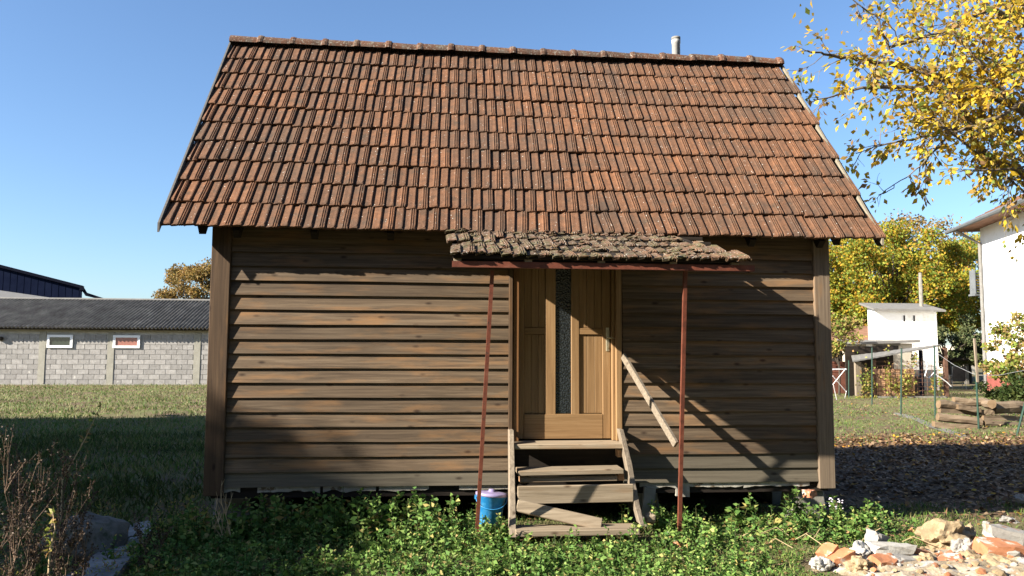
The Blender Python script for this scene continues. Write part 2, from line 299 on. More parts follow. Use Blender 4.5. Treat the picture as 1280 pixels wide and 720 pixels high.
def leaves(name, mat, P, L, Wd, dirs=None, seed=0, flat=0.0, parent=None, up_bias=0.0, fold=.18, **tags):
    """many small folded leaf faces at points P (n,3); L, Wd arrays or floats"""
    g = np.random.default_rng(seed); P = np.asarray(P, float); n = len(P)
    d = g.normal(size=(n,3)) if dirs is None else np.asarray(dirs, float) + g.normal(size=(n,3))*.35
    d[:,2] *= (1-flat); d[:,2] += up_bias; d /= np.linalg.norm(d, axis=1, keepdims=True)+1e-9
    q = g.normal(size=(n,3)); q[:,2] *= (1-flat); s = np.cross(d, q) if flat < .5 else np.cross(d, np.array([0,0,1.0])[None]+q*.25)
    s /= np.linalg.norm(s, axis=1, keepdims=True)+1e-9; nn = np.cross(s, d)
    L = np.broadcast_to(L, n)[:,None]*1.0; Wd = np.broadcast_to(Wd, n)[:,None]*1.0
    V = np.empty((n,4,3)); V[:,0] = P; V[:,1] = P+d*L*.5-s*Wd*.5+nn*L*fold; V[:,2] = P+d*L; V[:,3] = P+d*L*.5+s*Wd*.5+nn*L*fold
    V = V.reshape(-1,3); o = Vector((float(P[:,0].mean()), float(P[:,1].mean()), float(P[:,2].min()))); V -= np.array(o)
    idx = np.arange(n)*4; Fa = np.stack([idx, idx+1, idx+2, idx+3], 1).astype(np.int32)
    me = bpy.data.meshes.new(name); me.vertices.add(n*4); me.vertices.foreach_set('co', V.ravel())
    me.loops.add(n*4); me.loops.foreach_set('vertex_index', Fa.ravel()); me.polygons.add(n)
    me.polygons.foreach_set('loop_start', (np.arange(n)*4).astype(np.int32)); me.materials.append(mat); me.update(calc_edges=True); me.validate()
    return link(name, me, parent, o, **tags)

def blob(mb, c, r, seed, sub=2, rough=.25, flat=None):
    import bmesh
    bm = bmesh.new(); bmesh.ops.create_icosphere(bm, subdivisions=sub, radius=1)
    vs = []
    for v in bm.verts:
        p = v.co.copy(); k = 1 + rough*noise.noise(p*1.3 + Vector((seed*7.3, seed, 0))) + rough*.5*noise.noise(p*3.1 + Vector((seed, 3, seed)))
        p = Vector((p.x*r[0], p.y*r[1], p.z*r[2]))*k; vs.append(p + Vector(c))
    fs = [tuple(v.index for v in f.verts) for f in bm.faces]; bm.free(); mb.add(vs, fs)

def chunk(name, mat, px, py, Y, size, rot, seed, label, cat, group=None, brick=True, extra_mat=None, zc=None):
    """a broken brick or lump: a box with its corners knocked and edges broken"""
    import bmesh
    if not brick:
        b_ = MB(); blob(b_, (0,0,0), (size[0]*.56, size[1]*.56, size[2]*.56), seed, 4, .55)
        b_.v = [tuple(Vector(v)*(1+.10*noise.noise(Vector(v)*38+Vector((seed,0,0))))) for v in b_.v]
        me, _ = b_.mesh(name, mat, origin=(0,0,0)); loc = W(px, py, Y)
        if zc is not None: loc.z = zc
        o = link(name, me, None, loc, label=label, cat=cat, group=group); o.rotation_euler = rot
        return o
    rr = random.Random(seed); bm = bmesh.new(); bmesh.ops.create_cube(bm, size=1)
    bmesh.ops.subdivide_edges(bm, edges=bm.edges[:], cuts=2, use_grid_fill=True)
    for v in bm.verts:
        p = v.co.copy(); e = sum(abs(abs(c)-.5) < .01 for c in p)
        j = (.025, .05, .10)[max(e-1, 0)] if brick else (.10, .14, .2)[max(e-1, 0)]
        if not brick: p = p*(1 - .13*(e-1))
        if brick and e == 3 and rr.random() < .35: p *= .8
        v.co = Vector((p.x+rr.uniform(-j, j), p.y+rr.uniform(-j, j), p.z+rr.uniform(-j, j)*1.2))
        v.co = Vector((v.co.x*size[0], v.co.y*size[1], v.co.z*size[2]))
    me = bpy.data.meshes.new(name); bm.to_mesh(me); bm.free(); me.materials.append(mat)
    loc = W(px, py, Y)
    if zc is not None: loc.z = zc
    o = link(name, me, None, loc, label=label, cat=cat, group=group); o.rotation_euler = rot
    return o

# ------------------------------------------------------------------ ground
def ground_h(x, y):
    h = .05*noise.noise(Vector((x*.35, y*.35, 1))) + .02*noise.noise(Vector((x*1.4, y*1.4, 5)))
    d = math.hypot(x-1, y-6)
    if d > 18: h *= max(0, 1-(d-18)/15)
    return h
def build_ground():
    xs = np.concatenate([np.linspace(-600, -45, 12), np.linspace(-40, 40, 161), np.linspace(45, 600, 12)])
    ys = np.concatenate([np.linspace(-200, -12, 6), np.linspace(-8, 60, 137), np.linspace(70, 1500, 16)])
    V = [(float(x), float(y), ground_h(x, y)) for y in ys for x in xs]; nx = len(xs)
    Fc = [(j*nx+i, j*nx+i+1, (j+1)*nx+i+1, (j+1)*nx+i) for j in range(len(ys)-1) for i in range(nx-1)]
    m, nt, b = base_mat('ground_soil', .95, .1)
    v = vec(nt, (1,1,1), False); f1 = noise_n(nt, v, .7, 8, .7); f2 = noise_n(nt, v, 9, 8, .75); f3 = noise_n(nt, v, 60, 5, .8)
    grass = mix(nt, f3, (.06,.075,.025), (.20,.19,.085)); soil = mix(nt, f3, (.055,.038,.024), (.19,.135,.09))
    col = mix(nt, ramp(nt, f1, [(.42, (0,0,0)), (.58, (1,1,1))]), soil, grass)
    sx = nt.nodes.new('ShaderNodeSeparateXYZ'); tc = nt.nodes.new('ShaderNodeTexCoord'); nt.links.new(tc.outputs['Object'], sx.inputs[0])
    def m2(op, a, b_):
        n = hexn(nt, 'ShaderNodeMath', operation=op)
        for s_, q in ((n.inputs[0], a), (n.inputs[1], b_)):
            if isinstance(q, (int, float)): s_.default_value = q
            else: nt.links.new(q, s_)
        return n.outputs[0]
    # leaf-strewn earth to the right of the hut, under the big tree
    wob = m2('MULTIPLY', m2('SUBTRACT', f1, .5), 3.0)
    dx = m2('MULTIPLY', m2('SUBTRACT', m2('ADD', sx.outputs[0], wob), 9.0), .16); dy = m2('MULTIPLY', m2('SUBTRACT', m2('ADD', sx.outputs[1], wob), 11.0), .21)
    dd = m2('ADD', m2('MULTIPLY', dx, dx), m2('MULTIPLY', dy, dy))
    col = mix(nt, ramp(nt, dd, [(.6, (1,1,1)), (1.0, (0,0,0))]), col, mix(nt, f2, (.07,.045,.03), (.17,.115,.075)))
    nt.links.new(col, b.inputs['Base Color']); bump(nt, b, f2, .8, .04)
    me = bpy.data.meshes.new('ground'); me.from_pydata(V, [], Fc); me.materials.append(m); me.polygons.foreach_set('use_smooth', [True]*len(Fc)); me.update()
    link('ground', me, kind='structure')
build_ground()
gh = ground_h

# ------------------------------------------------------------------ the hut
YW, XL, XR = 7.375, -2.087, 3.826
ZB, BP = .390, .1341
YE, ZE, YR, ZR, RL, RW = 7.142, 2.729, 9.239, 5.334, -2.469, 6.70
RR_ = RL+RW
hut = thing('wooden_hut', 'old brown timber hut with a steep clay tiled roof, raised off the ground', 'hut', ((XL+XR)/2, 9.2, 0))
YB = 2*YR-YW
DX0, DX1 = W(641, 450, YW+.05).x, W(776, 450, YW+.05).x      # door opening
ZT = W(700, 551, YW+.05).z                                     # threshold
DZ1 = 2.66
w_ = MB()
y0 = YW+.056
w_.box(XL+.05, DX0, y0, y0+.09, ZB, 2.78); w_.box(DX1, XR-.05, y0, y0+.09, ZB, 2.78); w_.box(DX0, DX1, y0, y0+.09, DZ1, 2.78)
w_.box(DX0, DX1, y0, y0+.09, ZB, ZT-.03)
w_.box(XL+.05, XR-.05, YB-.1, YB, ZB, 2.78)
for xs in (XL+.03, XR-.12):     # gable ends
    w_.add([(xs,y0+.09,ZB),(xs+.09,y0+.09,ZB),(xs+.09,YB-.1,ZB),(xs,YB-.1,ZB),(xs,y0+.09,2.78),(xs+.09,y0+.09,2.78),(xs+.09,YB-.1,2.78),(xs,YB-.1,2.78),(xs,YR,4.98),(xs+.09,YR,4.98)],
           [(0,3,2,1),(0,1,5,4),(2,3,7,6),(1,2,6,9,5),(3,0,4,8,7),(4,5,9,8),(6,7,8,9)])
w_.box(XL+.05, XR-.05, YW+.05, YB-.05, ZB-.10, ZB-.005)
wall = w_.build('wall', M['dark_wood'], hut)
# lap siding boards, each its own piece
def siding(x0, x1, z, mat, seed, tilt=0):
    rr = random.Random(seed); n = max(3, int((x1-x0)/.35)); vs, fs = [], []
    for i in range(n+1):
        t = i/n; x = x0+(x1-x0)*t
        zb_ = z + .0045*noise.noise(Vector((x*1.3, seed*3.1, 0))) + tilt*(t-.5); yb = YW+.007 + .005*noise.noise(Vector((x*.9, seed*1.7, 4)))
        zt_ = z + BP + .035
        vs += [(x, yb, zb_), (x, yb+.022, zb_+.001), (x, YW+.053, zt_), (x, YW+.037, zt_), (x, yb+.001, zb_+.007)]
    for i in range(n):
        a, b_ = i*5, i*5+5
        for k, l in ((0,1),(1,2),(2,3),(3,4),(4,0)): fs.append((a+k, a+l, b_+l, b_+k))
    fs.append((4,3,2,1,0)); fs.append(tuple(n*5+k for k in range(5)))
    MB().add(vs, fs).build('siding_board', mat, wall)
for i in range(18):
    z = ZB + i*BP
    mt = M['board_pale'] if i < 1 else M['board']
    siding(XL+.175, DX0-.045, z, mt, i+1, R.uniform(-.006,.006)); siding(DX1+.012, XR-.165, z, M['board_pale'] if i < 2 else M['board'], i+40, R.uniform(-.006,.006))
MB().box(DX0-.043, DX0-.006, YW-.004, YW+.05, ZB+.06, 2.7).build('trim', M['post'], wall, bevel=.004)
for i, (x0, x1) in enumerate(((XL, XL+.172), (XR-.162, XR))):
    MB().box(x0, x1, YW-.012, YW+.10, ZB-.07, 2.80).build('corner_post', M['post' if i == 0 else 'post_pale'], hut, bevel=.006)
MB().box(XL+.02, XR-.02, YW+.10, YW+.2, 2.60, 2.78).build('wall_plate', M['dark_wood'], hut)
# ragged plaster strips under the bottom board
for k, (p0, p1) in enumerate(((262, 300), (322, 400), (404, 470), (474, 536), (574, 642), (800, 845), (845, 862), (862, 930), (930, 1012))):
    xa, xb = W(p0, 605, YW+.03).x, W(p1, 605, YW+.03).x; n = 12; vs, fs = [], []
    for i in range(n+1):
        x = xa+(xb-xa)*i/n; dz = .045+.03*noise.noise(Vector((x*9, k*3, 0)))+(.09 if k == 6 else 0)
        vs += [(x, YW+.028, ZB+.004), (x, YW+.075, ZB+.004), (x, YW+.07, ZB-dz), (x, YW+.03, ZB-dz)]
    for i in range(n):
        for q in range(4): fs.append((i*4+q, i*4+(q+1) % 4, i*4+4+(q+1) % 4, i*4+4+q))
    fs += [(3,2,1,0), (n*4, n*4+1, n*4+2, n*4+3)]
    MB().add(vs, fs).build('plaster_strip', M['plaster'], hut)
# piers
YP = YW+.22
for (xp, w0) in ((XL+.2, .30), (W(340,620,YW+.2).x, .22), (W(530,620,YW+.2).x, .22), (W(812,620,YW+.15).x, .20), (XR-.22, .30)):
    yp = YW+(.09 if xp > 3 else .24)
    p = MB(); p.hexa([(xp-w0/2-.05,yp,-.05),(xp+w0/2+.05,yp,-.05),(xp+w0/2+.05,yp+.30,-.05),(xp-w0/2-.05,yp+.30,-.05),
                      (xp-w0/2,yp,ZB-.102),(xp+w0/2,yp,ZB-.102),(xp+w0/2,yp+.28,ZB-.102),(xp-w0/2,yp+.28,ZB-.102)])
    p.build('pier', M['concrete'], hut, bevel=.015)
MB().box(XL+.1, XR-.1, YB-.35, YB-.15, -.05, ZB-.102).box(XL+.05, XL+.2, YW+1.0, YB-.36, -.05, ZB-.102).box(XR-.2, XR-.05, YW+1.0, YB-.36, -.05, ZB-.102).build('added_skirt_wall', M['concrete'], hut)  # unseen back and side skirt, added to keep light out from under the floor

# roof: deck, then tiles in broken bond
ang = math.atan2(ZR-.10-ZE, YR-YE); sV = Vector((0, math.cos(ang), math.sin(ang))); nV = Vector((0, -math.sin(ang), math.cos(ang)))
SL = math.hypot(ZR-.10-ZE, YR-YE); NR = 10; EXPO = (SL-.055)/NR; TW = .2045
E0 = Vector((0, YE, ZE))
dk = MB()
a = E0 - nV*.035 + sV*.13; t = E0 + sV*SL - nV*.035; bk = Vector((0, 2*YR-a.y, a.z)); th = Vector((0,0,-.035))
x0, x1 = RL+.003, RR_-.02
for (p, q) in ((a, t), (t, bk)):
    dk.hexa([(x0,p.y,p.z-.04),(x1,p.y,p.z-.04),(x1,q.y,q.z-.04),(x0,q.y,q.z-.04),(x0,p.y,p.z),(x1,p.y,p.z),(x1,q.y,q.z),(x0,q.y,q.z)])
roof = dk.build('roof', M['dark_wood'], hut)
TILE_U = [(.000,.004),(.008,.005),(.018,.013),(.050,.017),(.076,.023),(.083,.020),(.088,.004),(.100,.005),(.125,.010),(.142,.014),(.148,.022),(.156,.023),(.160,.017),(.165,.017),(.169,.024),(.176,.024),(.180,.018),(.185,.018),(.189,.025),(.197,.023),(.2035,.002)]
def tile_mesh(name, mat, seed, L=.372, lip=.022, under=.5, chip=0.0):
    rr = random.Random(seed); vs, fs = [], []
    vv = [(0, .50, 0), (.010, .82, 0), (.026, 1.0, 0), (.055, 1.0, 0), (L, 1.0, 0)]; n = len(TILE_U)
    sag = rr.uniform(-.002, .002)
    for (y, k, _) in vv:
        for (u, h) in TILE_U:
            j = rr.uniform(-.0012, .0012) if y < .1 else 0
            vs.append((u+j, y + (rr.uniform(-.003-chip, .003) if y < .02 else 0), h*k + j + sag*(y > .1)))
    for r in range(len(vv)-1):
        for i in range(n-1): fs.append((r*n+i, r*n+i+1, (r+1)*n+i+1, (r+1)*n+i))
    b0 = len(vs)
    for (u, h) in TILE_U: vs.append((u, .003, h*under-lip))       # front lip underside
    for i in range(n-1): fs.append((i, b0+i, b0+i+1, i+1))
    b1 = len(vs)
    for (u, h) in TILE_U: vs.append((u, L, h-lip))
    for i in range(n-1): fs.append((b0+i, b1+i, b1+i+1, b0+i+1))
    le = [r*n for r in range(len(vv))]; fs.append(tuple([b0]+le[:]+[b1])[::1]); ri = [r*n+n-1 for r in range(len(vv))]; fs.append(tuple([b1+n-1]+ri[::-1]+[b0+n-1]))
    me = bpy.data.meshes.new(name); me.from_pydata(vs, [], fs); me.materials.append(mat); me.update(); return me
def half_mesh(name, mat, seed):
    me = tile_mesh(name, mat, seed)
    for v in me.vertices: v.co.x = min(v.co.x, .106) if False else v.co.x*.52
    return me
tms = [tile_mesh('roof_tile', M['tile'], s) for s in range(6)]; hm = half_mesh('roof_tile', M['tile'], 9)
def tile_matrix(x, d, skew, lift, tilt):
    o = E0 + sV*d + nV*lift + Vector((x, 0, 0))
    X = Vector((1,0,0)); Yv = sV; Rm = Matrix((X, Yv, nV)).transposed().to_4x4()
    return Matrix.Translation(o) @ Rm @ Matrix.Rotation(skew, 4, 'Z') @ Matrix.Rotation(-tilt, 4, 'X')
xsplit = 1.35
count = 0; stuff_tiles = MB()
for r in range(NR):
    half = (r % 2 == 1)
    xs = []
    x = RL
    if half: xs.append((x, True)); x += TW*.52
    while x < RR_-.06:
        if RR_-x < TW*.75: xs.append((x, True))
        else: xs.append((x, False))
        x += TW
    low = max(0, 1-r/6)
    for (x, hf) in xs:
        sk = -.018 - .05*low*math.exp(-((x-xsplit+.45)/.6)**2)*(x < xsplit) + (.07*low*math.exp(-((x-xsplit-.25)/.7)**2) if x >= xsplit else 0)
        sk += R.uniform(-.017, .017); dx = R.uniform(-.003, .003); lift = .012 + R.uniform(-.003, .006); slip = R.uniform(-.032,-.018) if R.random() < .04 else 0
        sagz = -.022*math.sin(math.pi*(x-RL)/RW) + .006*noise.noise(Vector((x*1.1, r*.6, 3)))
        if r == 0 and abs(x-xsplit) < .12: sk += .03; dx += .012
        mt = tile_matrix(x+dx, r*EXPO + R.uniform(-.008, .008) - .004*(r == 0) + slip + .012*noise.noise(Vector((x*.7, r*.3, 9))), sk, lift+sagz, rad(4.8)+R.uniform(-.006, .006))
        me = hm if hf else R.choice(tms)
        if count < 300: link('roof_tile', me, roof, mat=mt); count += 1
        else: stuff_tiles.add([mt @ v.co for v in me.vertices], [tuple(p.vertices) for p in me.polygons])
if stuff_tiles.v: stuff_tiles.build('roof_tile_course', M['tile'], roof, kind='stuff')
# verge boards
def verge(x, w, h, mat, lift, name='verge_board'):
    p = E0+sV*(-.01)+nV*(lift); q = E0+sV*(SL+.06)+nV*lift
    m_ = MB(); m_.hexa([(x,p.y,p.z-h),(x+w,p.y,p.z-h),(x+w,q.y,q.z-h),(x,q.y,q.z-h),(x,p.y,p.z),(x+w,p.y,p.z),(x+w,q.y,q.z),(x,q.y,q.z)])
    m_.build(name, mat, roof)
verge(RL-.016, .018, .085, M['barge_grey'], .036); verge(RR_+.004, .022, .07, M['barge_pale'], .012)
# ridge caps with collars
nc = 18; cl = RW/nc
def cap_mesh():
    m_ = MB(); prof = [(-.01,.088),(.0,.090),(cl*.80,.078),(cl*.85,.097),(cl*.93,.101),(cl*1.0,.094),(cl*1.02,.090)]; n = 9; vs, fs = [], []
    for (x, rr) in prof:
        for k in range(n):
            t = math.pi*k/(n-1); vs.append((x, -math.cos(t)*rr*1.15, math.sin(t)*rr*1.0-.02*abs(math.cos(t))))
    for i in range(len(prof)-1):
        for k in range(n-1): fs.append((i*n+k, i*n+k+1, (i+1)*n+k+1, (i+1)*n+k))
    fs.append(tuple(range(n-1,-1,-1))); fs.append(tuple((len(prof)-1)*n+k for k in range(n))); m_.add(vs, fs); return m_.mesh('ridge_tile', M['ridge_tile'], origin=(0,0,0), smooth=False)[0]
cm = cap_mesh()
for i in range(nc):
    x = RL+i*cl; mt = Matrix.Translation((x, YR, ZR-.095-.012*math.sin(math.pi*i/nc)+R.uniform(-.004,.004))) @ Matrix.Rotation(R.uniform(-.02,.02), 4, 'Y') @ Matrix.Rotation(R.uniform(-.015,.015), 4, 'Z')
    link('ridge_tile', cm, roof, mat=mt)
# rafters and purlin ends beneath the eave
for i in range(9):
    x = XL+.25+i*.69
    p = E0+sV*.06-nV*.08; q = E0+sV*1.0-nV*.08
    MB().bar((x,p.y,p.z-.05), (x,q.y,q.z-.05), .06, .09).build('rafter', M['dark_wood'], roof)
for px in (254, 1044, 1098):
    x = W(px, 290, YE+.1).x; p = E0+sV*.07-nV*.05; q = E0+sV*2.6-nV*.05
    MB().hexa([(x-.03,p.y,p.z-.085),(x+.03,p.y,p.z-.085),(x+.03,q.y,q.z-.085),(x-.03,q.y,q.z-.085),(x-.045,p.y-.02,p.z),(x+.045,p.y-.02,p.z),(x+.045,q.y,q.z),(x-.045,q.y,q.z)]).build('rafter', M['dark_wood'], roof)
# stove pipe behind the ridge
pc = W(845, 60, 10.0); top = W(845, 47, 10.0).z
pp = MB(); pp.lathe([(.055,0),(.055,top-4.4-.09),(.060,top-4.4-.085),(.060,top-4.4)], 16, (pc.x, 10.0, 4.4)); pp.cur = 1
pp.lathe([(.0605,top-4.4-.035),(.0605,top-4.4+.002),(.045,top-4.4+.002)], 16, (pc.x, 10.0, 4.4))
pp.build('chimney_pipe', [M['pipe'], M['soot']], hut, smooth=True)

# door frame and door
YD = YW+.115
MB().box(DX0, DX0+.055, YW+.012, YD+.06, ZT, DZ1).build('door_jamb', M['jamb'], hut, bevel=.004)
MB().box(DX1-.055, DX1, YW+.0, YD+.06, ZT, DZ1).box(DX1-.083, DX1-.0555, YW+.055, YD+.06, ZT, DZ1).build('door_jamb', M['pine_up'], hut, bevel=.004)
MB().box(DX0+.056, DX1-.084, YW+.012, YD+.06, DZ1-.05, DZ1).build('door_head', M['pine'], hut)
def X(px): return W(px, 450, YD).x
def Z(py): return W(700, py, YD).z
door = MB().box(DX0+.056, DX1-.085, YD+.028, YD+.045, ZT+.012, DZ1-.052).build('door', M['pine_up'], hut)
lo, hi = ZT+.012, DZ1-.055
xs = dict(a=DX0+.058, b=X(655), c=X(682), d=X(694.5), e=X(714), f=X(724), g=X(753), h=DX1-.087)
for (xa, xb) in ((xs['a'], xs['b']), (xs['c'], xs['d']), (xs['e'], xs['f']), (xs['g'], xs['h'])):
    MB().box(xa, xb, YD-.006, YD+.030, lo, hi).build('stile', M['pine_up'], door, bevel=.004)
for (xa, xb) in ((xs['b'], xs['c']), (xs['f'], xs['g'])):
    MB().box(xa+.0005, xb-.0005, YD-.003, YD+.030, Z(418), Z(410)).build('rail', M['pine'], door, bevel=.004)
MB().box(xs['b']+.0005, xs['g']-.0005, YD-.009, YD+.027, lo, Z(517.5)).build('bottom_rail', M['pine'], door, bevel=.004)
for (xa, xb) in ((xs['b'], xs['c']), (xs['f'], xs['g'])):
    n = 3; wd = (xb-xa-.002)/n
    for (za, zb) in ((Z(517)+.003, Z(418.6)), (Z(409.4), hi)):
        for k in range(n): MB().box(xa+.001+k*wd+.0015, xa+.001+(k+1)*wd-.0015, YD+.012, YD+.0275, za, zb).build('panel_board', M['pine_up'], door, bevel=.002)
MB().box(xs['d']+.001, xs['e']-.001, YD+.010, YD+.016, Z(517)+.003, hi).build('glass_pane', M['glass_pattern'], door)
hx = X(759.5)
hd = MB().box(hx-.017, hx+.017, YD-.013, YD-.0062, Z(439), Z(409)).build('handle_plate', M['iron'], door, bevel=.003)
MB().tube([(hx, YD-.01, Z(422)), (hx, YD-.05, Z(422)), (hx+.02, YD-.056, Z(422)), (hx+.085, YD-.054, Z(423))], [.007,.007,.008,.006], 8).build('handle', M['iron'], door, smooth=True)
MB().tube([(hx, YD-.012, Z(434)), (hx, YD-.02, Z(434))], .009, 8).build('keyhole', M['iron'], door)

# awning over the door
YF = YW-1.17
AL, AR = W(563, 321, YF).x, W(950, 322, YF).x
ZF = W(756, 320.5, YF).z; ZTOP = W(700, 289, YW-.12).z
aa = math.atan2(ZTOP-ZF, (YW-.12)-YF); as_ = Vector((0, math.cos(aa), math.sin(aa))); an = Vector((0, -math.sin(aa), math.cos(aa)))
A0 = Vector((0, YF, ZF)); AD = (YW-.02-YF)/math.cos(aa)
q = MB(); p0 = A0+as_*.04-an*.045; p1 = A0+as_*AD-an*.045
xr = AR-.16
for x in (AL+.03, AL+.6, AL+1.2, AL+1.8, xr-.06):
    q.hexa([(x,p0.y,p0.z-.055),(x+.06,p0.y,p0.z-.055),(x+.06,p1.y,p1.z-.055),(x,p1.y,p1.z-.055),(x,p0.y,p0.z),(x+.06,p0.y,p0.z),(x+.06,p1.y,p1.z),(x,p1.y,p1.z)])
aw = q.build('awning', M['grey_wood'], hut)
for k in range(5):
    c = A0+as_*(.05+k*.24)-an*.030
    MB().bar((AL+.02, c.y, c.z), (xr, c.y, c.z), .045, .027).build('batten', M['dark_wood'], aw)
sh_ = MB(); u0 = A0+as_*.07-an*.013; u1 = A0+as_*AD-an*.013
sh_.hexa([(AL+.02,u0.y,u0.z-.004),(xr+.08,u0.y,u0.z-.004),(xr-.30,u1.y,u1.z-.004),(AL+.02,u1.y,u1.z-.004),(AL+.02,u0.y,u0.z),(xr+.08,u0.y,u0.z),(xr-.30,u1.y,u1.z),(AL+.02,u1.y,u1.z)]).build('sheathing', M['dark_wood'], aw)
c = A0+as_*.06-an*.03
MB().box(AL+.05, xr, YF+.10, YF+.125, c.z-.060, c.z-.016).build('fascia', M['dark_wood'], aw)
zi = W(756, 331.6, YF+.04).z
xi0, xi1 = W(565, 331, YF+.05).x, W(943, 331, YF+.05).x
MB().box(xi0, xi1, YF+.045, YF+.051, zi-.030, zi+.018).box(xi0, xi1, YF+.0515, YF+.095, zi-.030, zi-.024).build('angle_iron', M['rust'], aw)
mms = [tile_mesh('awning_tile', M['tile_mossy'], 20+s, L=.33, lip=.026, chip=.010, under=1.15) for s in range(6)]
rows = 5; ex = (AD-.05)/rows
for r in range(rows):
    x = AL + (TW*.5 if r % 2 else 0) - .01*r
    lim = AR - (0, .13, .24, .40, .46)[r]
    while x < lim-.1:
        d = r*ex + R.uniform(-.014, .014) + .006*r; sk = R.uniform(-.06, .06) - (.05 if x > 1.4 else 0)
        sag = -.016*math.sin(math.pi*(x-AL)/(AR-AL)) - (.02*(x-1.6) if x > 1.6 else 0)*.3
        o = A0 + as_*d + an*(.006+sag+R.uniform(-.004, .006)) + Vector((x+R.uniform(-.005,.005), 0, 0))
        Rm = Matrix((Vector((1,0,0)), as_, an)).transposed().to_4x4()
        mt = Matrix.Translation(o) @ Rm @ Matrix.Rotation(sk, 4, 'Z') @ Matrix.Rotation(-rad(4.5)+R.uniform(-.05,.05), 4, 'X') @ Matrix.Rotation(R.uniform(-.04,.04), 4, 'Y')
        link('awning_tile', R.choice(mms), aw, mat=mt); x += TW+R.uniform(-.002,.004)
# moss and mortar lumps stuck between the awning tiles: one stuff part
ms = MB()
for i in range(110):
    x = R.uniform(AL+.02, AR-.5); d = R.choice(range(rows))*ex+R.uniform(-.01,.06); o = A0+as_*d+an*R.uniform(.022,.034)+Vector((x,0,0))
    s = R.uniform(.006,.02); blob(ms, o, (s*1.6, s, s*.55), i, 1, .4)
ms.build('moss', M['tile_mossy'], aw, kind='stuff')
# rusty props that hold the awning
def prop(pt, pb, Yt, Yb):
    a_ = W(pt[0], pt[1], Yt); b_ = W(pb[0], pb[1], Yb)
    d = (b_-a_).normalized(); b_ = b_+d*(.04+max(0, b_.z-gh(b_.x, b_.y))/abs(d.z))
    MB().bar(a_, b_, .031, .031, up=(0,1,0)).build('awning_prop', M['rust'], aw)
prop((615.5, 338), (595.5, 677), YF+.13, 6.68); prop((856.5, 338), (849, 674), YF+.13, 6.72)

# ------------------------------------------------------------------ steps
sx0, sx1 = W(646, 556, YW-.1).x, W(778, 556, YW-.1).x
st = thing('wooden_steps', 'worn grey timber steps with a broken tread leading up to the door', 'steps', ((sx0+sx1)/2, YW-.4, 0))
MB().box(sx0-.03, sx1+.01, YW-.20, YW+.11, ZT-.048, ZT-.002).build('landing_board', M['grey_wood'], st, bevel=.006)
def tread(p0, p1, pyf, yf, depth, th, name='tread', mat='grey_wood', slope=0):
    a_ = W(p0, pyf, yf); b_ = W(p1, pyf, yf); z = a_.z
    MB().hexa([(a_.x,yf,z-th),(b_.x,yf,z-th+slope),(b_.x,yf+depth,z-th+slope),(a_.x,yf+depth,z-th),(a_.x,yf,z),(b_.x,yf,z+slope),(b_.x,yf+depth,z+slope),(a_.x,yf+depth,z)]).build(name, M[mat], st, bevel=.006)
tread(648, 780, 589, 7.02, .26, .045, slope=.01)
tread(651, 772, 596.5, 7.06, .03, .05, 'riser', slope=.006)
tread(647, 792, 608, 6.88, .03, .155, 'riser', slope=.008)
tread(645, 800, 664, 6.62, .24, .05)
a_ = W(646, 632, 6.84); b_ = W(752, 656, 6.74); MB().bar(a_, b_, .035, .105, up=(0,.45,1)).build('broken_tread', M['grey_wood'], st, bevel=.006)
# left side plank
MB().hexa([tuple(W(637,672,6.66)), tuple(W(645.5,672,6.66)), tuple(W(645.5,672,6.66)+Vector((0,.12,0))), tuple(W(637,672,6.66)+Vector((0,.12,0))),
           tuple(W(636.5,538,7.24)), tuple(W(642.5,538,7.24)), tuple(W(642.5,538,7.24)+Vector((0,.14,0))), tuple(W(636.5,538,7.24)+Vector((0,.14,0)))]).build('side_plank', M['grey_wood_up'], st, bevel=.004)
# right side plank, split and leaning
pts = [((777,537),7.26,.045),((787,580),7.06,.055),((791,602),6.98,.05),((797,632),6.86,.05),((803,656),6.74,.04)]
vs, fs = [], []
for (pq, yy, wd) in pts:
    c = W(pq[0], pq[1], yy)
    vs += [c+Vector((-wd/2,0,0)), c+Vector((wd/2,.01,0)), c+Vector((wd/2-.005,.13,0)), c+Vector((-wd/2,.12,0))]
for i in range(len(pts)-1):
    for k in range(4): fs.append((i*4+k, i*4+(k+1) % 4, i*4+4+(k+1) % 4, i*4+4+k))
fs += [(3,2,1,0), (16,17,18,19)]
MB().add(vs, fs).build('side_plank', M['grey_wood_up'], st, bevel=.004)
for px, py, yy in ((654, 598, 7.1), (776, 566, 7.28), (776, 595, 7.1)):
    c = W(px, py, yy); MB().box(c.x-.03, c.x+.03, c.y-.01, c.y+.1, c.z-.04, c.z+.03).build('bracket_block', M['orange_board'], st, bevel=.004)
# loose plank that slants from the door jamb to the right prop
a_ = W(779, 445, YW-.03); b_ = W(845, 556, 6.60)
vs = MB().bar(a_, b_, .032, .064, up=(0,0,1)); vs.build('handrail_plank', M['grey_wood_dull'], None, bevel=.004, label='weathered grey plank slanting from the door jamb down to the right prop', cat='plank')
a_ = W(806, 608, 7.25); b_ = W(797, 650, 7.0)
MB().box(0,.11,0,.04,0,.36).build('x', M['concrete']); o = bpy.context.scene.objects['x']; o.name = 'leaning_slab'; o.location = (W(808,640,7.3).x, 7.32, .0); o.rotation_euler = (rad(-6), rad(8), 0)
o['label'] = 'thin pale slab leaning under the hut beside the steps'; o['category'] = 'slab'

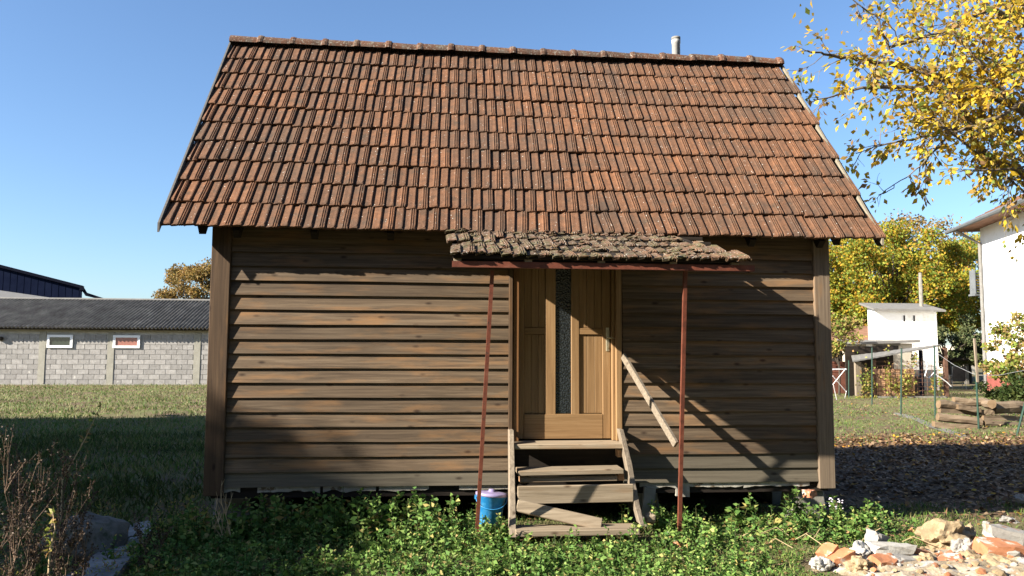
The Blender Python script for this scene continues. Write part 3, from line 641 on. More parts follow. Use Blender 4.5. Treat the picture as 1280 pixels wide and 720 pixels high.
# bucket
bl = W(611, 652, 7.05); bk_ = thing('bucket', 'blue plastic bucket with a lilac lid beside the steps', 'bucket', (bl.x, 7.05, bl.z-.03))
bz = bl.z-.03; H = W(611, 618, 7.05).z-bz
bk_.rotation_euler = (rad(-3), rad(5), 0)
def loc_part(mb, name, mats, parent, smooth=True):
    me, o = mb.mesh(name, mats, origin=(0,0,0), smooth=smooth); ob = bpy.data.objects.new(name, me); C.objects.link(ob); ob.parent = parent; return ob
loc_part(MB().lathe([(.095,0),(.10,.004),(.128,H-.02),(.133,H-.018),(.133,H),(.118,H),(.115,H-.03)], 28), 'body', M['blue'], bk_)
loc_part(MB().lathe([(.137,H-.012),(.142,H-.010),(.142,H+.010),(.128,H+.016),(.06,H+.024),(.03,H+.022),(.028,H+.040),(.022,H+.046)], 28), 'lid', M['lilac'], bk_)
hp = [(-.136, 0, H-.03)]+[(-.138*math.cos(t), -.11*math.sin(t)-.02, H-.03-.085*math.sin(t)) for t in np.linspace(0.1, math.pi-.1, 12)]+[(.136,0,H-.03)]
loc_part(MB().tube(hp, .004, 6), 'handle', M['blue'], bk_)
loc_part(MB().box(-.146,-.128,-.014,.014,H-.05,H-.015).box(.128,.146,-.014,.014,H-.05,H-.015), 'handle_lug', M['blue'], bk_, False)

# ------------------------------------------------------------------ block-built barn on the left
YBn = 38.4
def zB(py, Y): return W(150, py, Y).z
bx0, bx1 = W(-330, 450, YBn).x, W(420, 450, YBn).x
barn = thing('block_barn', 'long low grey cinder block barn with a dark corrugated roof', 'barn', ((bx0+bx1)/2, YBn+4, 0))
ze_, zr_ = zB(409, YBn), zB(375, YBn+4.2)
bw = MB(); bw.box(bx0, bx1, YBn+.03, YBn+.2, -.1, ze_+.04); bw.box(bx0, bx1, YBn+8, YBn+8.2, -.1, ze_+.04)
for x in (bx0, bx1-.2):
    bw.add([(x,YBn+.2,-.1),(x+.2,YBn+.2,-.1),(x+.2,YBn+8,-.1),(x,YBn+8,-.1),(x,YBn+.2,ze_+.2),(x+.2,YBn+.2,ze_+.2),(x+.2,YBn+8,ze_+.2),(x,YBn+8,ze_+.2),(x,YBn+4.2,zr_-.1),(x+.2,YBn+4.2,zr_-.1)],
           [(0,3,2,1),(0,1,5,4),(2,3,7,6),(1,2,6,9,5),(3,0,4,8,7),(4,5,9,8),(6,7,8,9)])
bwall = bw.build('wall', M['mortar'], barn)
wins = [(59,91), (141.5,175)]
wz0, wz1 = zB(435, YBn), zB(419, YBn)
cols = [(-300,-292), (-214,-206), (-126,-118), (-40,-33), (48,56), (134,142), (242,250), (328,336)]
bh, bwid = .232, .492
zt = zB(416, YBn)
cx = [(W(a,450,YBn).x, W(b,450,YBn).x) for a, b in cols]; wx = [(W(a,430,YBn).x, W(b,430,YBn).x) for a, b in wins]
bm_ = {}
def block(x0, x1, z0, z1):
    k = round(x1-x0, 2)
    if k not in bm_:
        m_ = MB().box(0, k, .012, .045, 0, z1-z0); bm_[k] = m_.mesh('block', M['block'], origin=(0,0,0))[0]
    nb[0] += (xa-.3 < x0 < xb)
    jy = R.uniform(-.006,.004)
    if xa-.3 < x0 < xb and nb[0] <= 298: link('block', bm_[k], bwall, loc=(x0, YBn+jy, z0))
    else: far_blocks.box(x0, x1, YBn+jy+.012, YBn+jy+.045, z0, z1)
nb = [0]; nrow = int((zt)/bh); far_blocks = MB()
xa, xb = W(-14, 450, YBn).x, W(272, 450, YBn).x
for r in range(nrow+1):
    z0 = .03+r*bh
    if z0+bh > zt+.1: break
    x = xa-(r % 2)*bwid/2-bwid*int((xa-bx0)/bwid-1)
    while x < bx1-.5:
        segs = [(x+.012, x+bwid-.012)]
        for (c0, c1) in cx + ([(w0-.02, w1+.02) for w0, w1 in wx] if z0 < wz1 and z0+bh > wz0+.05 else []):
            ns_ = []
            for (s0, s1) in segs:
                if s1 <= c0 or s0 >= c1: ns_.append((s0, s1))
                else:
                    if c0-s0 > .06: ns_.append((s0, c0-.01))
                    if s1-c1 > .06: ns_.append((c1+.01, s1))
            segs = ns_
        for (s0, s1) in segs:
            if s1-s0 > .05: block(s0, s1, z0+.008, z0+bh-.008)
        x += bwid
far_blocks.build('block_courses', M['block'], bwall, kind='stuff')
for c0, c1 in cx: MB().box(c0, c1, YBn-.012, YBn+.05, 0, zt+.02).build('column', M['column'], bwall)
MB().box(bx0, bx1, YBn-.016, YBn+.05, zt+.03, ze_+.03).build('ring_beam', M['column'], bwall)
MB().box(bx0, bx1, YBn-.03, YBn+.02, -.05, .028).build('plinth', M['column'], bwall)
for i, (w0, w1) in enumerate(wx):
    f_ = MB(); t_ = .11
    f_.box(w0, w1, YBn-.05, YBn+.02, wz0, wz0+t_).box(w0, w1, YBn-.05, YBn+.02, wz1-t_, wz1).box(w0, w0+t_, YBn-.05, YBn+.02, wz0+t_, wz1-t_).box(w1-t_, w1, YBn-.05, YBn+.02, wz0+t_, wz1-t_)
    fo = f_.build('window', M['white_pvc'], barn)
    MB().box(w0+t_, w1-t_, YBn-.012, YBn-.004, wz0+t_, wz1-t_).build('pane', M['glass'] if i == 0 else M['glass_curtain'], fo)
# corrugated roof as true waves
def corrugated(x0, x1, ya, za, yb_, zb_, pitch, amp, t=.012, shx=0):
    n = int((x1-x0)/pitch*6); vs, fs = [], []
    for i in range(n+1):
        x = x0+(x1-x0)*i/n; h = amp*math.sin(2*math.pi*(x-x0)/pitch)
        vs += [(x,ya,za+h),(x+shx,yb_,zb_+h),(x+shx,yb_,zb_+h-t),(x,ya,za+h-t)]
    for i in range(n):
        for k in range(4): fs.append((i*4+k, i*4+4+k, i*4+4+(k+1) % 4, i*4+(k+1) % 4))
    return vs, fs
v_, f__ = corrugated(bx0-.3, bx1+.3, YBn-.42, ze_-.03, YBn+4.2, zr_, .177, .05)
rf = MB().add(v_, f__).build('roof', M['corr'], barn)
v_, f__ = corrugated(bx0-.3, bx1+.3, YBn+4.2, zr_-.003, YBn+8.6, ze_-.03, .354, .03)
MB().add(v_, f__).build('roof', M['corr'], barn)
MB().tube([(bx0-.3, YBn+4.2, zr_+.02), (bx1+.3, YBn+4.2, zr_+.02)], .07, 8).build('ridge_cap', M['corr_pale'], rf)
MB().box(bx0-.1, bx1+.1, YBn-.30, YBn-.22, ze_-.14, ze_-.06).build('eave_beam', M['dark_wood'], barn)
# small round lamp on barn wall at far left
c = W(0.5, 423, YBn-.05); MB().lathe([(.09,-.09),(.12,-.02),(.12,.05),(.04,.09)], 10, tuple(c)).build('wall_lamp', M['dark_in'], barn)

# navy metal hall and a lower roof behind
Yn = 62.0
nx1 = W(103, 360, Yn).x; nx0 = nx1-28; zl, zh = W(103, 356, Yn).z, W(0, 330, Yn).z; slp = (zh-zl)/(nx1-W(0,330,Yn).x); apx = nx1-14; zap = zl+slp*14
nav = thing('metal_hall', 'dark navy metal clad hall behind the barn', 'hall', (apx, Yn+9, 0))
bs = -9.5
m_ = MB(); m_.add([(nx0,Yn,0),(nx1,Yn,0),(nx1,Yn,zl-.2),(apx,Yn,zap-.2),(nx0,Yn,zl-.2),(nx0+bs,Yn+18,0),(nx1+bs,Yn+18,0),(nx1+bs,Yn+18,zl-.2),(apx+bs,Yn+18,zap-.2),(nx0+bs,Yn+18,zl-.2)],
      [(0,1,2,3,4),(9,8,7,6,5),(1,6,7,2),(0,4,9,5)])
nw = m_.build('wall', M['navy'], nav)
for k in range(56):
    x = nx0+.25+k*.5
    zt_ = (zl+slp*(nx1-x) if x > apx else zl+slp*(x-nx0))-.25
    MB().box(x-.02, x+.02, Yn-.015, Yn, 3.2, zt_).build('wall_rib', M['navy'], nw)
m_ = MB()
for (xa_, za_, xb_, zb_) in ((nx1+.2, zl-.1, apx, zap), (nx0-.35, zl-.1, apx, zap)):
    m_.hexa([(xa_,Yn-.3,za_-.22),(xb_,Yn-.3,zb_-.22),(xb_+bs,Yn+18.3,zb_-.22),(xa_+bs,Yn+18.3,za_-.22),(xa_,Yn-.3,za_),(xb_,Yn-.3,zb_),(xb_+bs,Yn+18.3,zb_),(xa_+bs,Yn+18.3,za_)])
m_.build('roof', M['navy_dark'], nav)
c0 = W(103, 362, Yn); c1 = W(131, 374.5, Yn)
MB().tube([c0+Vector((0,0,.1)), c0+Vector((.3,0,-.35)), c1, c1+Vector((0,0,-4))], .13, 6).build('drain_pipe', M['navy_dark'], nav)
MB().hexa([(nx1,Yn-.4,zl-.45),(nx1+.3,Yn-.4,zl-.45),(nx1+.3+bs,Yn+18,zl-.45),(nx1+bs,Yn+18,zl-.45),(nx1,Yn-.4,zl-.14),(nx1+.3,Yn-.4,zl-.14),(nx1+.3+bs,Yn+18,zl-.14),(nx1+bs,Yn+18,zl-.14)]).build('gutter', M['navy_dark'], nav)
Yl = 50.0
lr = thing('low_shed', 'low shed with a pale grey roof between the barn and the navy hall', 'shed', (W(0,380,Yl).x-2, Yl+3, 0))
p = [W(-90, 350, Yl+6), W(80, 374.5, Yl+6), W(80, 378.5, Yl), W(-90, 371, Yl)]
MB().hexa([tuple(v-Vector((0,0,.15))) for v in (p[3],p[2],p[1],p[0])]+[tuple(v) for v in (p[3],p[2],p[1],p[0])]).build('roof', M['corr_pale'], lr)
MB().hexa([(p[3].x,Yl+.4,0),(p[2].x-.6,Yl+.4,0),(p[1].x-.6,Yl+5.6,0),(p[0].x,Yl+5.6,0),(p[3].x,Yl+.4,p[3].z-.2),(p[2].x-.6,Yl+.4,p[2].z-.2),(p[1].x-.6,Yl+5.6,p[1].z-.35),(p[0].x,Yl+5.6,p[0].z-.35)]).build('wall', M['house_tile'], lr)

# ------------------------------------------------------------------ right background
# white outbuilding with two slits
YT = 33.0
tx0, tx1 = W(1095, 440, YT).x, W(1172.5, 440, YT).x
tw = thing('white_outbuilding', 'small white outbuilding with two slit windows and a grey lean roof', 'outbuilding', ((tx0+tx1)/2, YT+1.5, 0))
tt = W(1130, 388, YT).z
dl = W(1086, 440, YT+2.4).x - tx0
m_ = MB(); m_.hexa([(tx0,YT,0),(tx1,YT,0),(tx1+dl,YT+2.4,0),(tx0+dl,YT+2.4,0),(tx0,YT,tt),(tx1,YT,tt-.02),(tx1+dl,YT+2.4,tt+.32),(tx0+dl,YT+2.4,tt+.32)])
twl = m_.build('wall', M['white'], tw)
for px in (1130, 1142.3):
    c = W(px, 398, YT); MB().box(c.x-.045, c.x+.045, YT-.012, YT+.05, c.z-.13, c.z+.13).build('slit_window', M['dark_in'], tw)
    for s in (-1, 1): MB().box(c.x+s*.06-.012, c.x+s*.06+.012, YT-.022, YT+.02, c.z-.14, c.z+.14).build('slit_frame', M['white'], tw)
m_ = MB(); v0 = Vector((tx0-.22,YT-.3,tt-.02)); v1 = Vector((tx1+.25,YT-.3,tt-.06)); v2 = Vector((tx1+dl+.1,YT+2.7,tt+.42)); v3 = Vector((tx0+dl-.25,YT+2.7,tt+.42))
m_.hexa([tuple(q) for q in (v0,v1,v2,v3)]+[tuple(q+Vector((0,0,.08))) for q in (v0,v1,v2,v3)]); m_.build('roof', M['corr_pale'], tw)
c = W(1151.5, 378, YT+1.2); MB().tube([(c.x,c.y,c.z-.3),(c.x,c.y,c.z+.75),(c.x,c.y,W(1151,341,YT+1.2).z)], [.085,.085,.07], 8).build('chimney', M['concrete'], tw)
MB().hexa([(tx0+.1,YT-.01,0),(tx1-.1,YT-.01,0),(tx1-.1,YT+.02,0),(tx0+.1,YT+.02,0),(tx0+.1,YT-.01,.9),(tx1-.1,YT-.01,.9),(tx1-.1,YT+.02,.9),(tx0+.1,YT+.02,.9)]).build('plinth', M['gutter'], tw)
# beige annexe with flat roof
YA = 31.0
ax0, ax1 = W(1078, 450, YA).x, W(1141, 450, YA).x; az = W(1110, 429, YA).z
an_ = thing('flat_roofed_annexe', 'old beige rendered annexe with a flat slab roof before the white outbuilding', 'annexe', ((ax0+ax1)/2, YA+.8, 0))
MB().box(ax0, ax1, YA, YA+1.6, 0, az).build('wall', M['render_beige'], an_)
MB().hexa([(ax0-.45,YA-.25,az-.06),(ax1+.2,YA-.25,az+.03),(ax1+.2,YA+1.7,az+.03),(ax0-.2,YA+1.7,az+.06),(ax0-.45,YA-.25,az+.02),(ax1+.2,YA-.25,az+.15),(ax1+.2,YA+1.7,az+.15),(ax0-.2,YA+1.7,az+.18)]).build('roof', M['corr_pale'], an_)
c0 = W(1095, 440, YA); c1 = W(1123, 432, YA); MB().box(c0.x, c1.x, YA-.01, YA+.05, c0.z, c1.z).build('opening', M['dark_in'], an_)
MB().box(c0.x-.08, c1.x+.08, YA-.03, YA+.02, c1.z+.002, c1.z+.13).build('lintel', M['concrete'], an_)
c0 = W(1083, 444, YA); c1 = W(1090, 430, YA); MB().box(c0.x, c1.x, YA-.015, YA+.05, c0.z-.2, c1.z).build('white_patch', M['white'], an_)
# dark shed with brown roof, left of the annexe
YS = 36.0
sh = thing('brown_shed', 'low brown shed with sloping roof half hidden by the hut corner', 'shed', (W(1070,440,YS).x, YS+1, 0))
p0, p1, p2, p3 = W(1020,430,YS), W(1086,425,YS), W(1086,408,YS+3), W(1020,402,YS+3)
MB().hexa([tuple(v-Vector((0,0,.12))) for v in (p0,p1,p2,p3)]+[tuple(v) for v in (p0,p1,p2,p3)]).build('roof', M['house_tile'], sh)
MB().box(p0.x, p1.x-.1, YS+.2, YS+2.8, 0, p1.z-.12).build('wall', M['dark_wood'], sh)
YQ = 30.5
x0_, x1_ = W(1010, 460, YQ).x, W(1073, 460, YQ).x
rw = thing('red_wall', 'low dark red brick wall behind the folding rack', 'wall', ((x0_+x1_)/2, YQ, 0))
MB().box(x0_, x1_, YQ, YQ+.2, 0, W(1050,452,YQ).z).build('wall', M['brick_dark'], rw)
zc_ = W(1050,452,YQ).z
bmh = MB().box(0,.24,0,.03,0,.065).mesh('brick', M['brick_dark'], origin=(0,0,0))[0]
for r in range(5):
    for k in range(int((x1_-x0_)/.26)):
        link('brick', bmh, rw, loc=(x0_+k*.26+(r % 2)*.12, YQ-.015, zc_-.08-r*.085))
# wire-mesh lean-to cage
YC = 27.5
cg = thing('wire_cage_shed', 'lean-to cage of rusty mesh and planks overgrown with vine', 'cage', (W(1120,470,YC).x, YC+.8, 0))
rt_ = [W(1066,451,YC-.2), W(1172,432,YC-.2), W(1177,430,YC+1.6), W(1064,444,YC+1.6)]
n = 44; vs, fs = [], []  # roof sheet
for i in range(n+1):
    t = i/n; pa = rt_[0].lerp(rt_[1], t); pb = rt_[3].lerp(rt_[2], t); h = .006*math.sin(i*1.9)
    vs += [pa+Vector((0,0,h)), pb+Vector((0,0,h)), pb+Vector((0,0,h-.015)), pa+Vector((0,0,h-.05))]
for i in range(n):
    for k in range(4): fs.append((i*4+k, i*4+4+k, i*4+4+(k+1) % 4, i*4+(k+1) % 4))
MB().add(vs, fs).build('roof', M['corr_pale'], cg)  # lean roof
def zg(px, py, Y): return W(px, py, Y)
for px, top_, w0, mt in ((1073, 452, .22, 'grey_wood_up'), (1093, 449, .12, 'rust_bar'), (1152, 437, .09, 'navy_dark'), (1182, 434, .13, 'rust_bar')):
    c = W(px, top_, YC); MB().box(c.x-w0/2, c.x+w0/2, YC, YC+.12, 0, c.z-.02).build('post', M[mt], cg)
xa_, xb_ = W(1094, 480, YC).x, W(1144, 480, YC).x
zb_ = 0.08
for k in range(6):
    z0 = zb_+k*.165; MB().box(xa_+.08, xb_, YC+.03, YC+.06, z0, z0+.155).build('plank', M['orange_board'], cg)
MB().box(xa_, xb_+1.2, YC-.05, YC+.16, -.05, .07).build('sill', M['concrete'], cg)
MB().box(xa_-.3, xb_+.1, YC+1.5, YC+1.55, 0, 1.9).build('back_wall', M['dark_wood'], cg)
c0 = W(1144, 470, YC).x; c1 = W(1178, 470, YC).x
MB().box(c0+.04, c1, YC+1.3, YC+1.36, 0, .75).build('back_panel', M['dark_in'], cg)
g_ = MB()
for i in range(13):
    x = xa_+.1+i*.19
    if x < c1: g_.tube([(x,YC-.02,.06),(x,YC-.02, 1.15+.035*i)], .009, 4)
for k in range(9): z = .12+k*.15; g_.tube([(xa_,YC-.03,z),(c1,YC-.03,z)], .008, 4)
g_.build('wire_mesh', M['rust_bar'], cg)
vp = []
for (px, py, sx_, sz_, n) in ((1084,478,.16,.55,260), (1110,470,.07,.9,90), (1127,485,.25,.4,200), (1134,475,.12,.5,80), (1165,483,.07,.5,60), (1175,480,.06,.45,50), (1081,500,.3,.1,90), (1143,450,.07,.4,50)):
    c = W(px, py, YC-.06)
    for i in range(n): vp.append((c.x+R.gauss(0,sx_), YC-.08+R.gauss(0,.05), max(.02, c.z+R.gauss(0,sz_*.5))))
leaves('vine', M['leaf_vine'], vp, .10, .075, seed=5, parent=cg)

# green fence posts
def gpost(px, pyt, pyb, label, px2=None, r=.021, mat='green_post', nm='fence_post'):
    g0 = G(px, pyb); t_ = W(px if px2 is None else px2, pyt, g0.y)
    a_ = Vector((g0.x, g0.y, -.1))
    t = thing(nm, label, 'post', (g0.x, g0.y, 0), 'thin posts around the back garden')
    MB().tube([a_, t_], r, 7).build('shaft', M[mat], t)
    MB().tube([t_, t_+Vector((0,0,.015))], r*1.3, 7).build('cap', M[mat], t)
    return t_
gpost(1061, 451, 497, 'green post nearest the hut corner, behind the folding rack')
gpost(1090, 435, 505, 'green post at the left front of the mesh cage')
gpost(1126, 436, 518, 'green post in front of the cage planks', 1127)
gpost(1169, 433, 522, 'green post at the left end of the log pile', 1168)
pt_ = gpost(1223.5, 466, 536, 'green post standing in the middle of the log pile', 1220)
gpost(1269, 505, 545, 'green post leaning over the right of the log pile', 1281)
MB().bar(pt_+Vector((0,-.04,-.2)), W(1218, 423, pt_.y), .04).build('pole', M['grey_wood_up'], None, label='thin wooden pole rising above the middle green post', cat='pole')
# rope
ra = [W(1157, 447, 20.5), W(1159, 460, 20.5), W(1156, 470, 20.5), W(1161, 472.5, 20.5), W(1167, 466, 20.5), W(1180, 475, 20.5), W(1184, 478, 20.5), W(1189, 483, 20.5)]
MB().tube(ra, .013, 5).build('rope', M['rope'], None, label='white rope sagging between the green posts near the cage', cat='rope')
ww = MB()
for (a, b) in (((1169,440),(1220,469)), ((1220,469),(1280,463))):
    pa, pb = W(*a, 20.5), W(*b, 17.5)
    ww.tube([pa, pa.lerp(pb,.5)-Vector((0,0,.06)), pb], .006, 4)
ww.build('fence_wire', M['steel'], None, label='thin grey wire strung between the garden posts', cat='wire')

# garden chairs
def chair(px, py, yaw, label):
    g0 = G(px, py); t = thing('garden_chair', label, 'chair', g0, 'black garden chairs on the patio'); t.rotation_euler = (0,0,yaw)
    def add(name, mb, mat):
        me, _ = mb.mesh(name, mat, origin=(0,0,0)); ob = bpy.data.objects.new(name, me); C.objects.link(ob); ob.parent = t; ob.location = (0,0,0)
    add('seat', MB().hexa([(-.26,-.24,.40),(.26,-.24,.40),(.26,.24,.36),(-.26,.24,.36),(-.26,-.24,.43),(.26,-.24,.43),(.26,.24,.39),(-.26,.24,.39)]), M['black_mesh'])
    add('backrest', MB().hexa([(-.27,.22,.40),(.27,.22,.40),(.27,.25,.40),(-.27,.25,.40),(-.27,.42,1.02),(.27,.42,1.02),(.27,.45,1.02),(-.27,.45,1.02)]), M['black_mesh'])
    for s in (-1, 1):
        add('leg', MB().tube([(s*.28,-.26,0),(s*.28,-.22,.60)], .014, 6), M['steel']); add('leg', MB().tube([(s*.28,.30,0),(s*.28,.20,.42),(s*.28,.44,1.04)], .014, 6), M['steel'])
        add('armrest', MB().tube([(s*.28,-.26,.60),(s*.28,.30,.63)], .018, 6), M['steel'])
chair(1197, 486, rad(160), 'black garden chair with its back to the camera, nearer the cage')
chair(1235, 487, rad(-75), 'black garden chair seen from the side by the white house')
# folding rack
g0 = G(1050, 500); rk = thing('folding_rack', 'white folding laundry rack on crossed legs beside the hut corner', 'laundry rack', g0)
for (a, b, nm) in (((1037,461),(1058,461),'top_bar'), ((1057,461),(1040,482),'leg'), ((1041,470),(1058,490),'leg'), ((1041,462),(1058,462),'top_bar'), ((1042,482),(1046,500),'leg'), ((1058,489),(1056,498),'leg')):
    k = .4 if nm == 'top_bar' and a[1] == 462 else 0
    pa, pb = W(*a, g0.y-.3+k), W(*b, g0.y+k*.5); MB().tube([pa, pb], .012, 6).build(nm, M['white_pvc'], rk)
# small posts and bits of low white wall at the far end of the garden
for (a, b, t0, nm, lb) in ((1183,1195,452,'garden_wall','short pale garden wall right of the cage post'), (1231,1240,452,'garden_wall','short pale garden wall behind the right chair'), ):
    Yq = 44.0; pa, pb = W(a,462,Yq), W(b,462,Yq); MB().box(pa.x,pb.x,Yq,Yq+.2,0,W(a,t0,Yq).z).build(nm, M['concrete'], None, label=lb, cat='wall')
Yq = 40.0; pa = W(1209,462,Yq); MB().box(pa.x-.08,pa.x+.08,Yq,Yq+.15,0,W(1209,455,Yq).z).build('concrete_post', M['concrete'], None, label='stub of concrete post between the two garden chairs', cat='post')
# distant red roof
Yq = 60.0; p0, p1, p2, p3 = W(1192,429,Yq), W(1229,429,Yq), W(1226,418,Yq+5), W(1199,418,Yq+5)
far = thing('distant_house', 'distant house with an orange tile roof behind the garden trees', 'house', (p0.x+1, Yq+2.5, 0))
MB().hexa([tuple(v-Vector((0,0,.2))) for v in (p0,p1,p2,p3)]+[tuple(v) for v in (p0,p1,p2,p3)]).build('roof', M['brick_red'], far)
MB().box(p0.x+.3, p1.x-.3, Yq+.3, Yq+4.6, 0, p0.z-.2).build('wall', M['render_beige'], far)

# white house at the right edge: long wall receding to its far corner
fc = Vector((W(1233, 470, 33.5).x, 33.5, 0)); dv = Vector((-math.sin(rad(16.5)), -math.cos(rad(16.5)), 0)); dv.x = -dv.x if False else dv.x
near_px = W(1380, 400, 24.0)
dv = (Vector((near_px.x, 24.0, 0))-fc).normalized(); nrm = Vector((dv.y, -dv.x, 0))
if nrm.x > 0: nrm = -nrm
inw = -nrm
hs = thing('white_house', 'tall white rendered house with a red plinth and brown tile roof', 'house', fc+dv*6+inw*4)
zev = W(1229.5, 286, 33.5).z; LN = 15.0
a_, b_ = fc, fc+dv*LN; c_, d_ = b_+inw*9, a_+inw*9
up = Vector((0,0,1))
zpl = W(1240, 468, 32.8).z
MB().hexa([tuple(v+up*zpl) for v in (a_,b_,c_,d_)]+[tuple(v+up*(zev+.1)) for v in (a_,b_,c_,d_)]).build('wall', M['white'], hs)
MB().hexa([tuple(v+up*-.1) for v in (a_+nrm*.05-dv*.05,b_+nrm*.05,c_,d_-dv*.05)]+[tuple(v+up*zpl) for v in (a_+nrm*.05-dv*.05,b_+nrm*.05,c_,d_-dv*.05)]).build('plinth', M['red_tin'], hs)
e0 = a_+nrm*1.0-dv*1.0; e1 = b_+nrm*1.0; e2 = c_-nrm*1.0; e3 = d_-nrm*1.0-dv*1.0
mid0 = d_.lerp(a_,.5)+dv*4; mid1 = c_.lerp(b_,.5)-dv*1
zr0 = zev+3.0
m_ = MB(); rv = [e0+up*zev, e1+up*zev, e2+up*zev, e3+up*zev, mid0+up*zr0, mid1+up*zr0]
m_.add([tuple(v) for v in rv], [(0,1,5,4), (2,3,4,5), (3,0,4), (1,2,5), (3,2,1,0)]); hr = m_.build('roof', M['house_tile'], hs)
# courses on the roof slope that faces us
A_, B_, T1, T0 = rv[0], rv[1], rv[5], rv[4]
for k in range(18):
    t = k/18; p = A_.lerp(T0, t); q = B_.lerp(T1, t); n_ = (B_-A_).cross(T0-A_).normalized(); n_ = n_ if n_.z > 0 else -n_
    p2 = A_.lerp(T0, t+1/18); q2 = B_.lerp(T1, t+1/18)
    MB().hexa([tuple(p+n_*.01), tuple(q+n_*.01), tuple(q2+n_*.01), tuple(p2+n_*.01), tuple(p+n_*.07), tuple(q+n_*.07), tuple(q2+n_*.02), tuple(p2+n_*.02)]).build('tile_course', M['house_tile'], hr)
MB().tube([e0+up*(zev+.0)+nrm*.08, e1+up*zev+nrm*.08], .10, 8).build('gutter', M['gutter'], hs)
dp = a_+nrm*.10+dv*.15
MB().tube([e0+up*(zev-.05)+dv*.9, dp+up*(zev-.7), dp+up*.1], .07, 8).build('downpipe', M['corr_pale'], hs)
c = a_+dv*5.2+nrm*.01; z0, z1 = W(1262,425,29).z, W(1262,383,29).z
wv = [c, c+dv*1.3]
wf = MB().hexa([tuple(v) for v in (wv[0]+up*z0, wv[1]+up*z0, wv[1]+inw*.1+up*z0, wv[0]+inw*.1+up*z0, wv[0]+up*z1, wv[1]+up*z1, wv[1]+inw*.1+up*z1, wv[0]+inw*.1+up*z1)]).build('window', M['white_pvc'], hs)
q0, q1 = wv[0]+dv*.1+nrm*.012, wv[1]-dv*.1+nrm*.012
MB().hexa([tuple(v) for v in (q0+up*(z0+.1), q1+up*(z0+.1), q1+inw*.03+up*(z0+.1), q0+inw*.03+up*(z0+.1), q0+up*(z1-.1), q1+up*(z1-.1), q1+inw*.03+up*(z1-.1), q0+inw*.03+up*(z1-.1))]).build('pane', M['glass'], wf)
# louvred box on the far end
c = a_-dv*.35+nrm*.1; bz0, bz1 = W(1226,366,33.8).z, W(1226,339,33.8).z
vb = MB()
for k in range(8): zz = bz0+(bz1-bz0)*k/8; vb.box(c.x-.13, c.x+.1, c.y-.1, c.y+.25, zz, zz+.05)
vb.box(c.x-.16,c.x-.12,c.y-.12,c.y+.27,bz0-.05,bz1+.05).box(c.x-.22,c.x+.15,c.y-.15,c.y+.3,bz0-.14,bz0-.06)
vb.build('louvred_box', M['gutter'], hs)

# ------------------------------------------------------------------ logs
def log(p0, p1, Y0, Y1, rpx, label, squared=False, seed=0, mat='log'):
    a_, b_ = W(*p0, Y0), W(*p1, Y1); r = rpx/F_PX*(Y0+Y1)/2; rr = random.Random(seed); n = 8; vs, fs = [], []; d = (b_-a_).normalized()
    u = d.cross(Vector((0,0,1))).normalized(); w2 = u.cross(d); ns_ = 6
    prof = [rr.uniform(.86, 1.1) for _ in range(n)]
    for i in range(ns_+1):
        t = i/ns_; c = a_.lerp(b_, t)+Vector((0,0,r*.18*math.sin(t*5+seed)))
        for k in range(n):
            th_ = 2*math.pi*k/n; q = r*prof[k]*rr.uniform(.93, 1.07)
            x_, y_ = math.cos(th_), math.sin(th_)
            if squared: mm = max(abs(x_), abs(y_)); x_, y_ = x_/mm*.85, y_/mm*.7
            vs.append(c+u*(x_*q)+w2*(y_*q))
    for i in range(ns_):
        for k in range(n): fs.append((i*n+k, i*n+(k+1) % n, (i+1)*n+(k+1) % n, (i+1)*n+k))
    mb = MB(); mb.add(vs, fs)
    o = mb.build('log', M[mat], None, label=label, cat='log', group='logs and beams in the pile')
    for ring, dd in ((vs[:n][::-1], -.004), (vs[-n:], .004)):
        k_ = len(ring); MB().add([tuple(v) for v in ring]+[tuple(v+d*dd) for v in ring], [tuple(range(k_, 2*k_))]+[(i, (i+1) % k_, k_+(i+1) % k_, k_+i) for i in range(k_)]).build('cut_end', M['log_end'], o)
Yg = 16.6
logs = [((1167,530),(1222,536),Yg-.1,Yg-.2,5.2,'long beam at the bottom left of the log pile',True),
 ((1172,520),(1226,528),Yg+.05,Yg,5.2,'weathered beam second from the bottom at the left of the pile',False),
 ((1174,512.5),(1222,517),Yg+.2,Yg+.2,4.0,'thin beam in the middle of the pile left of the post',True),
 ((1173,505),(1199,508),Yg+.2,Yg+.2,5.5,'short pale split log at the top left of the pile',False),
 ((1196,509),(1224,511.5),Yg+.1,Yg+.1,5.0,'bright yellow split log beside the pale short one',True),
 ((1192,501.5),(1229,502.5),Yg+.6,Yg+.5,5.5,'long grey log lying on top of the pile',False),
 ((1227,502),(1240,506),Yg+.7,Yg-.1,6.0,'round log pointing at the camera right of the post',False),
 ((1224,514.5),(1241,516),Yg+.15,Yg+.1,5.0,'stubby pale log behind the middle green post',True),
 ((1240,509),(1290,511),Yg+.2,Yg+.3,8.0,'thickest grey log at the top right of the pile',False),
 ((1227,522),(1290,524),Yg+.1,Yg+.2,4.6,'dark long beam under the thickest log',True),
 ((1230,530),(1290,532),Yg,Yg,4.2,'narrow beam third from the top at the right',False),
 ((1226,538),(1290,541),Yg-.2,Yg-.1,5.0,'shaded beam at the bottom right of the pile',True)]
for i, l in enumerate(logs): log(l[0], l[1], l[2], l[3], l[4], l[5], l[6], i+3)
# pale paving strip
pa, pb = G(1122, 517), G(1215, 547)
m_ = MB(); n = 10; vs, fs = [], []
for i in range(n+1):
    p = pa.lerp(pb, i/n); vs += [(p.x-.35+.08*R.random(), p.y-.3, gh(p.x,p.y)+.012), (p.x+.3, p.y+.55+.1*R.random(), gh(p.x,p.y)+.012)]
for i in range(n): fs.append((i*2, i*2+1, i*2+3, i*2+2))
m_.add(vs, fs); m_.build('garden_path', M['concrete'], None, kind='structure')

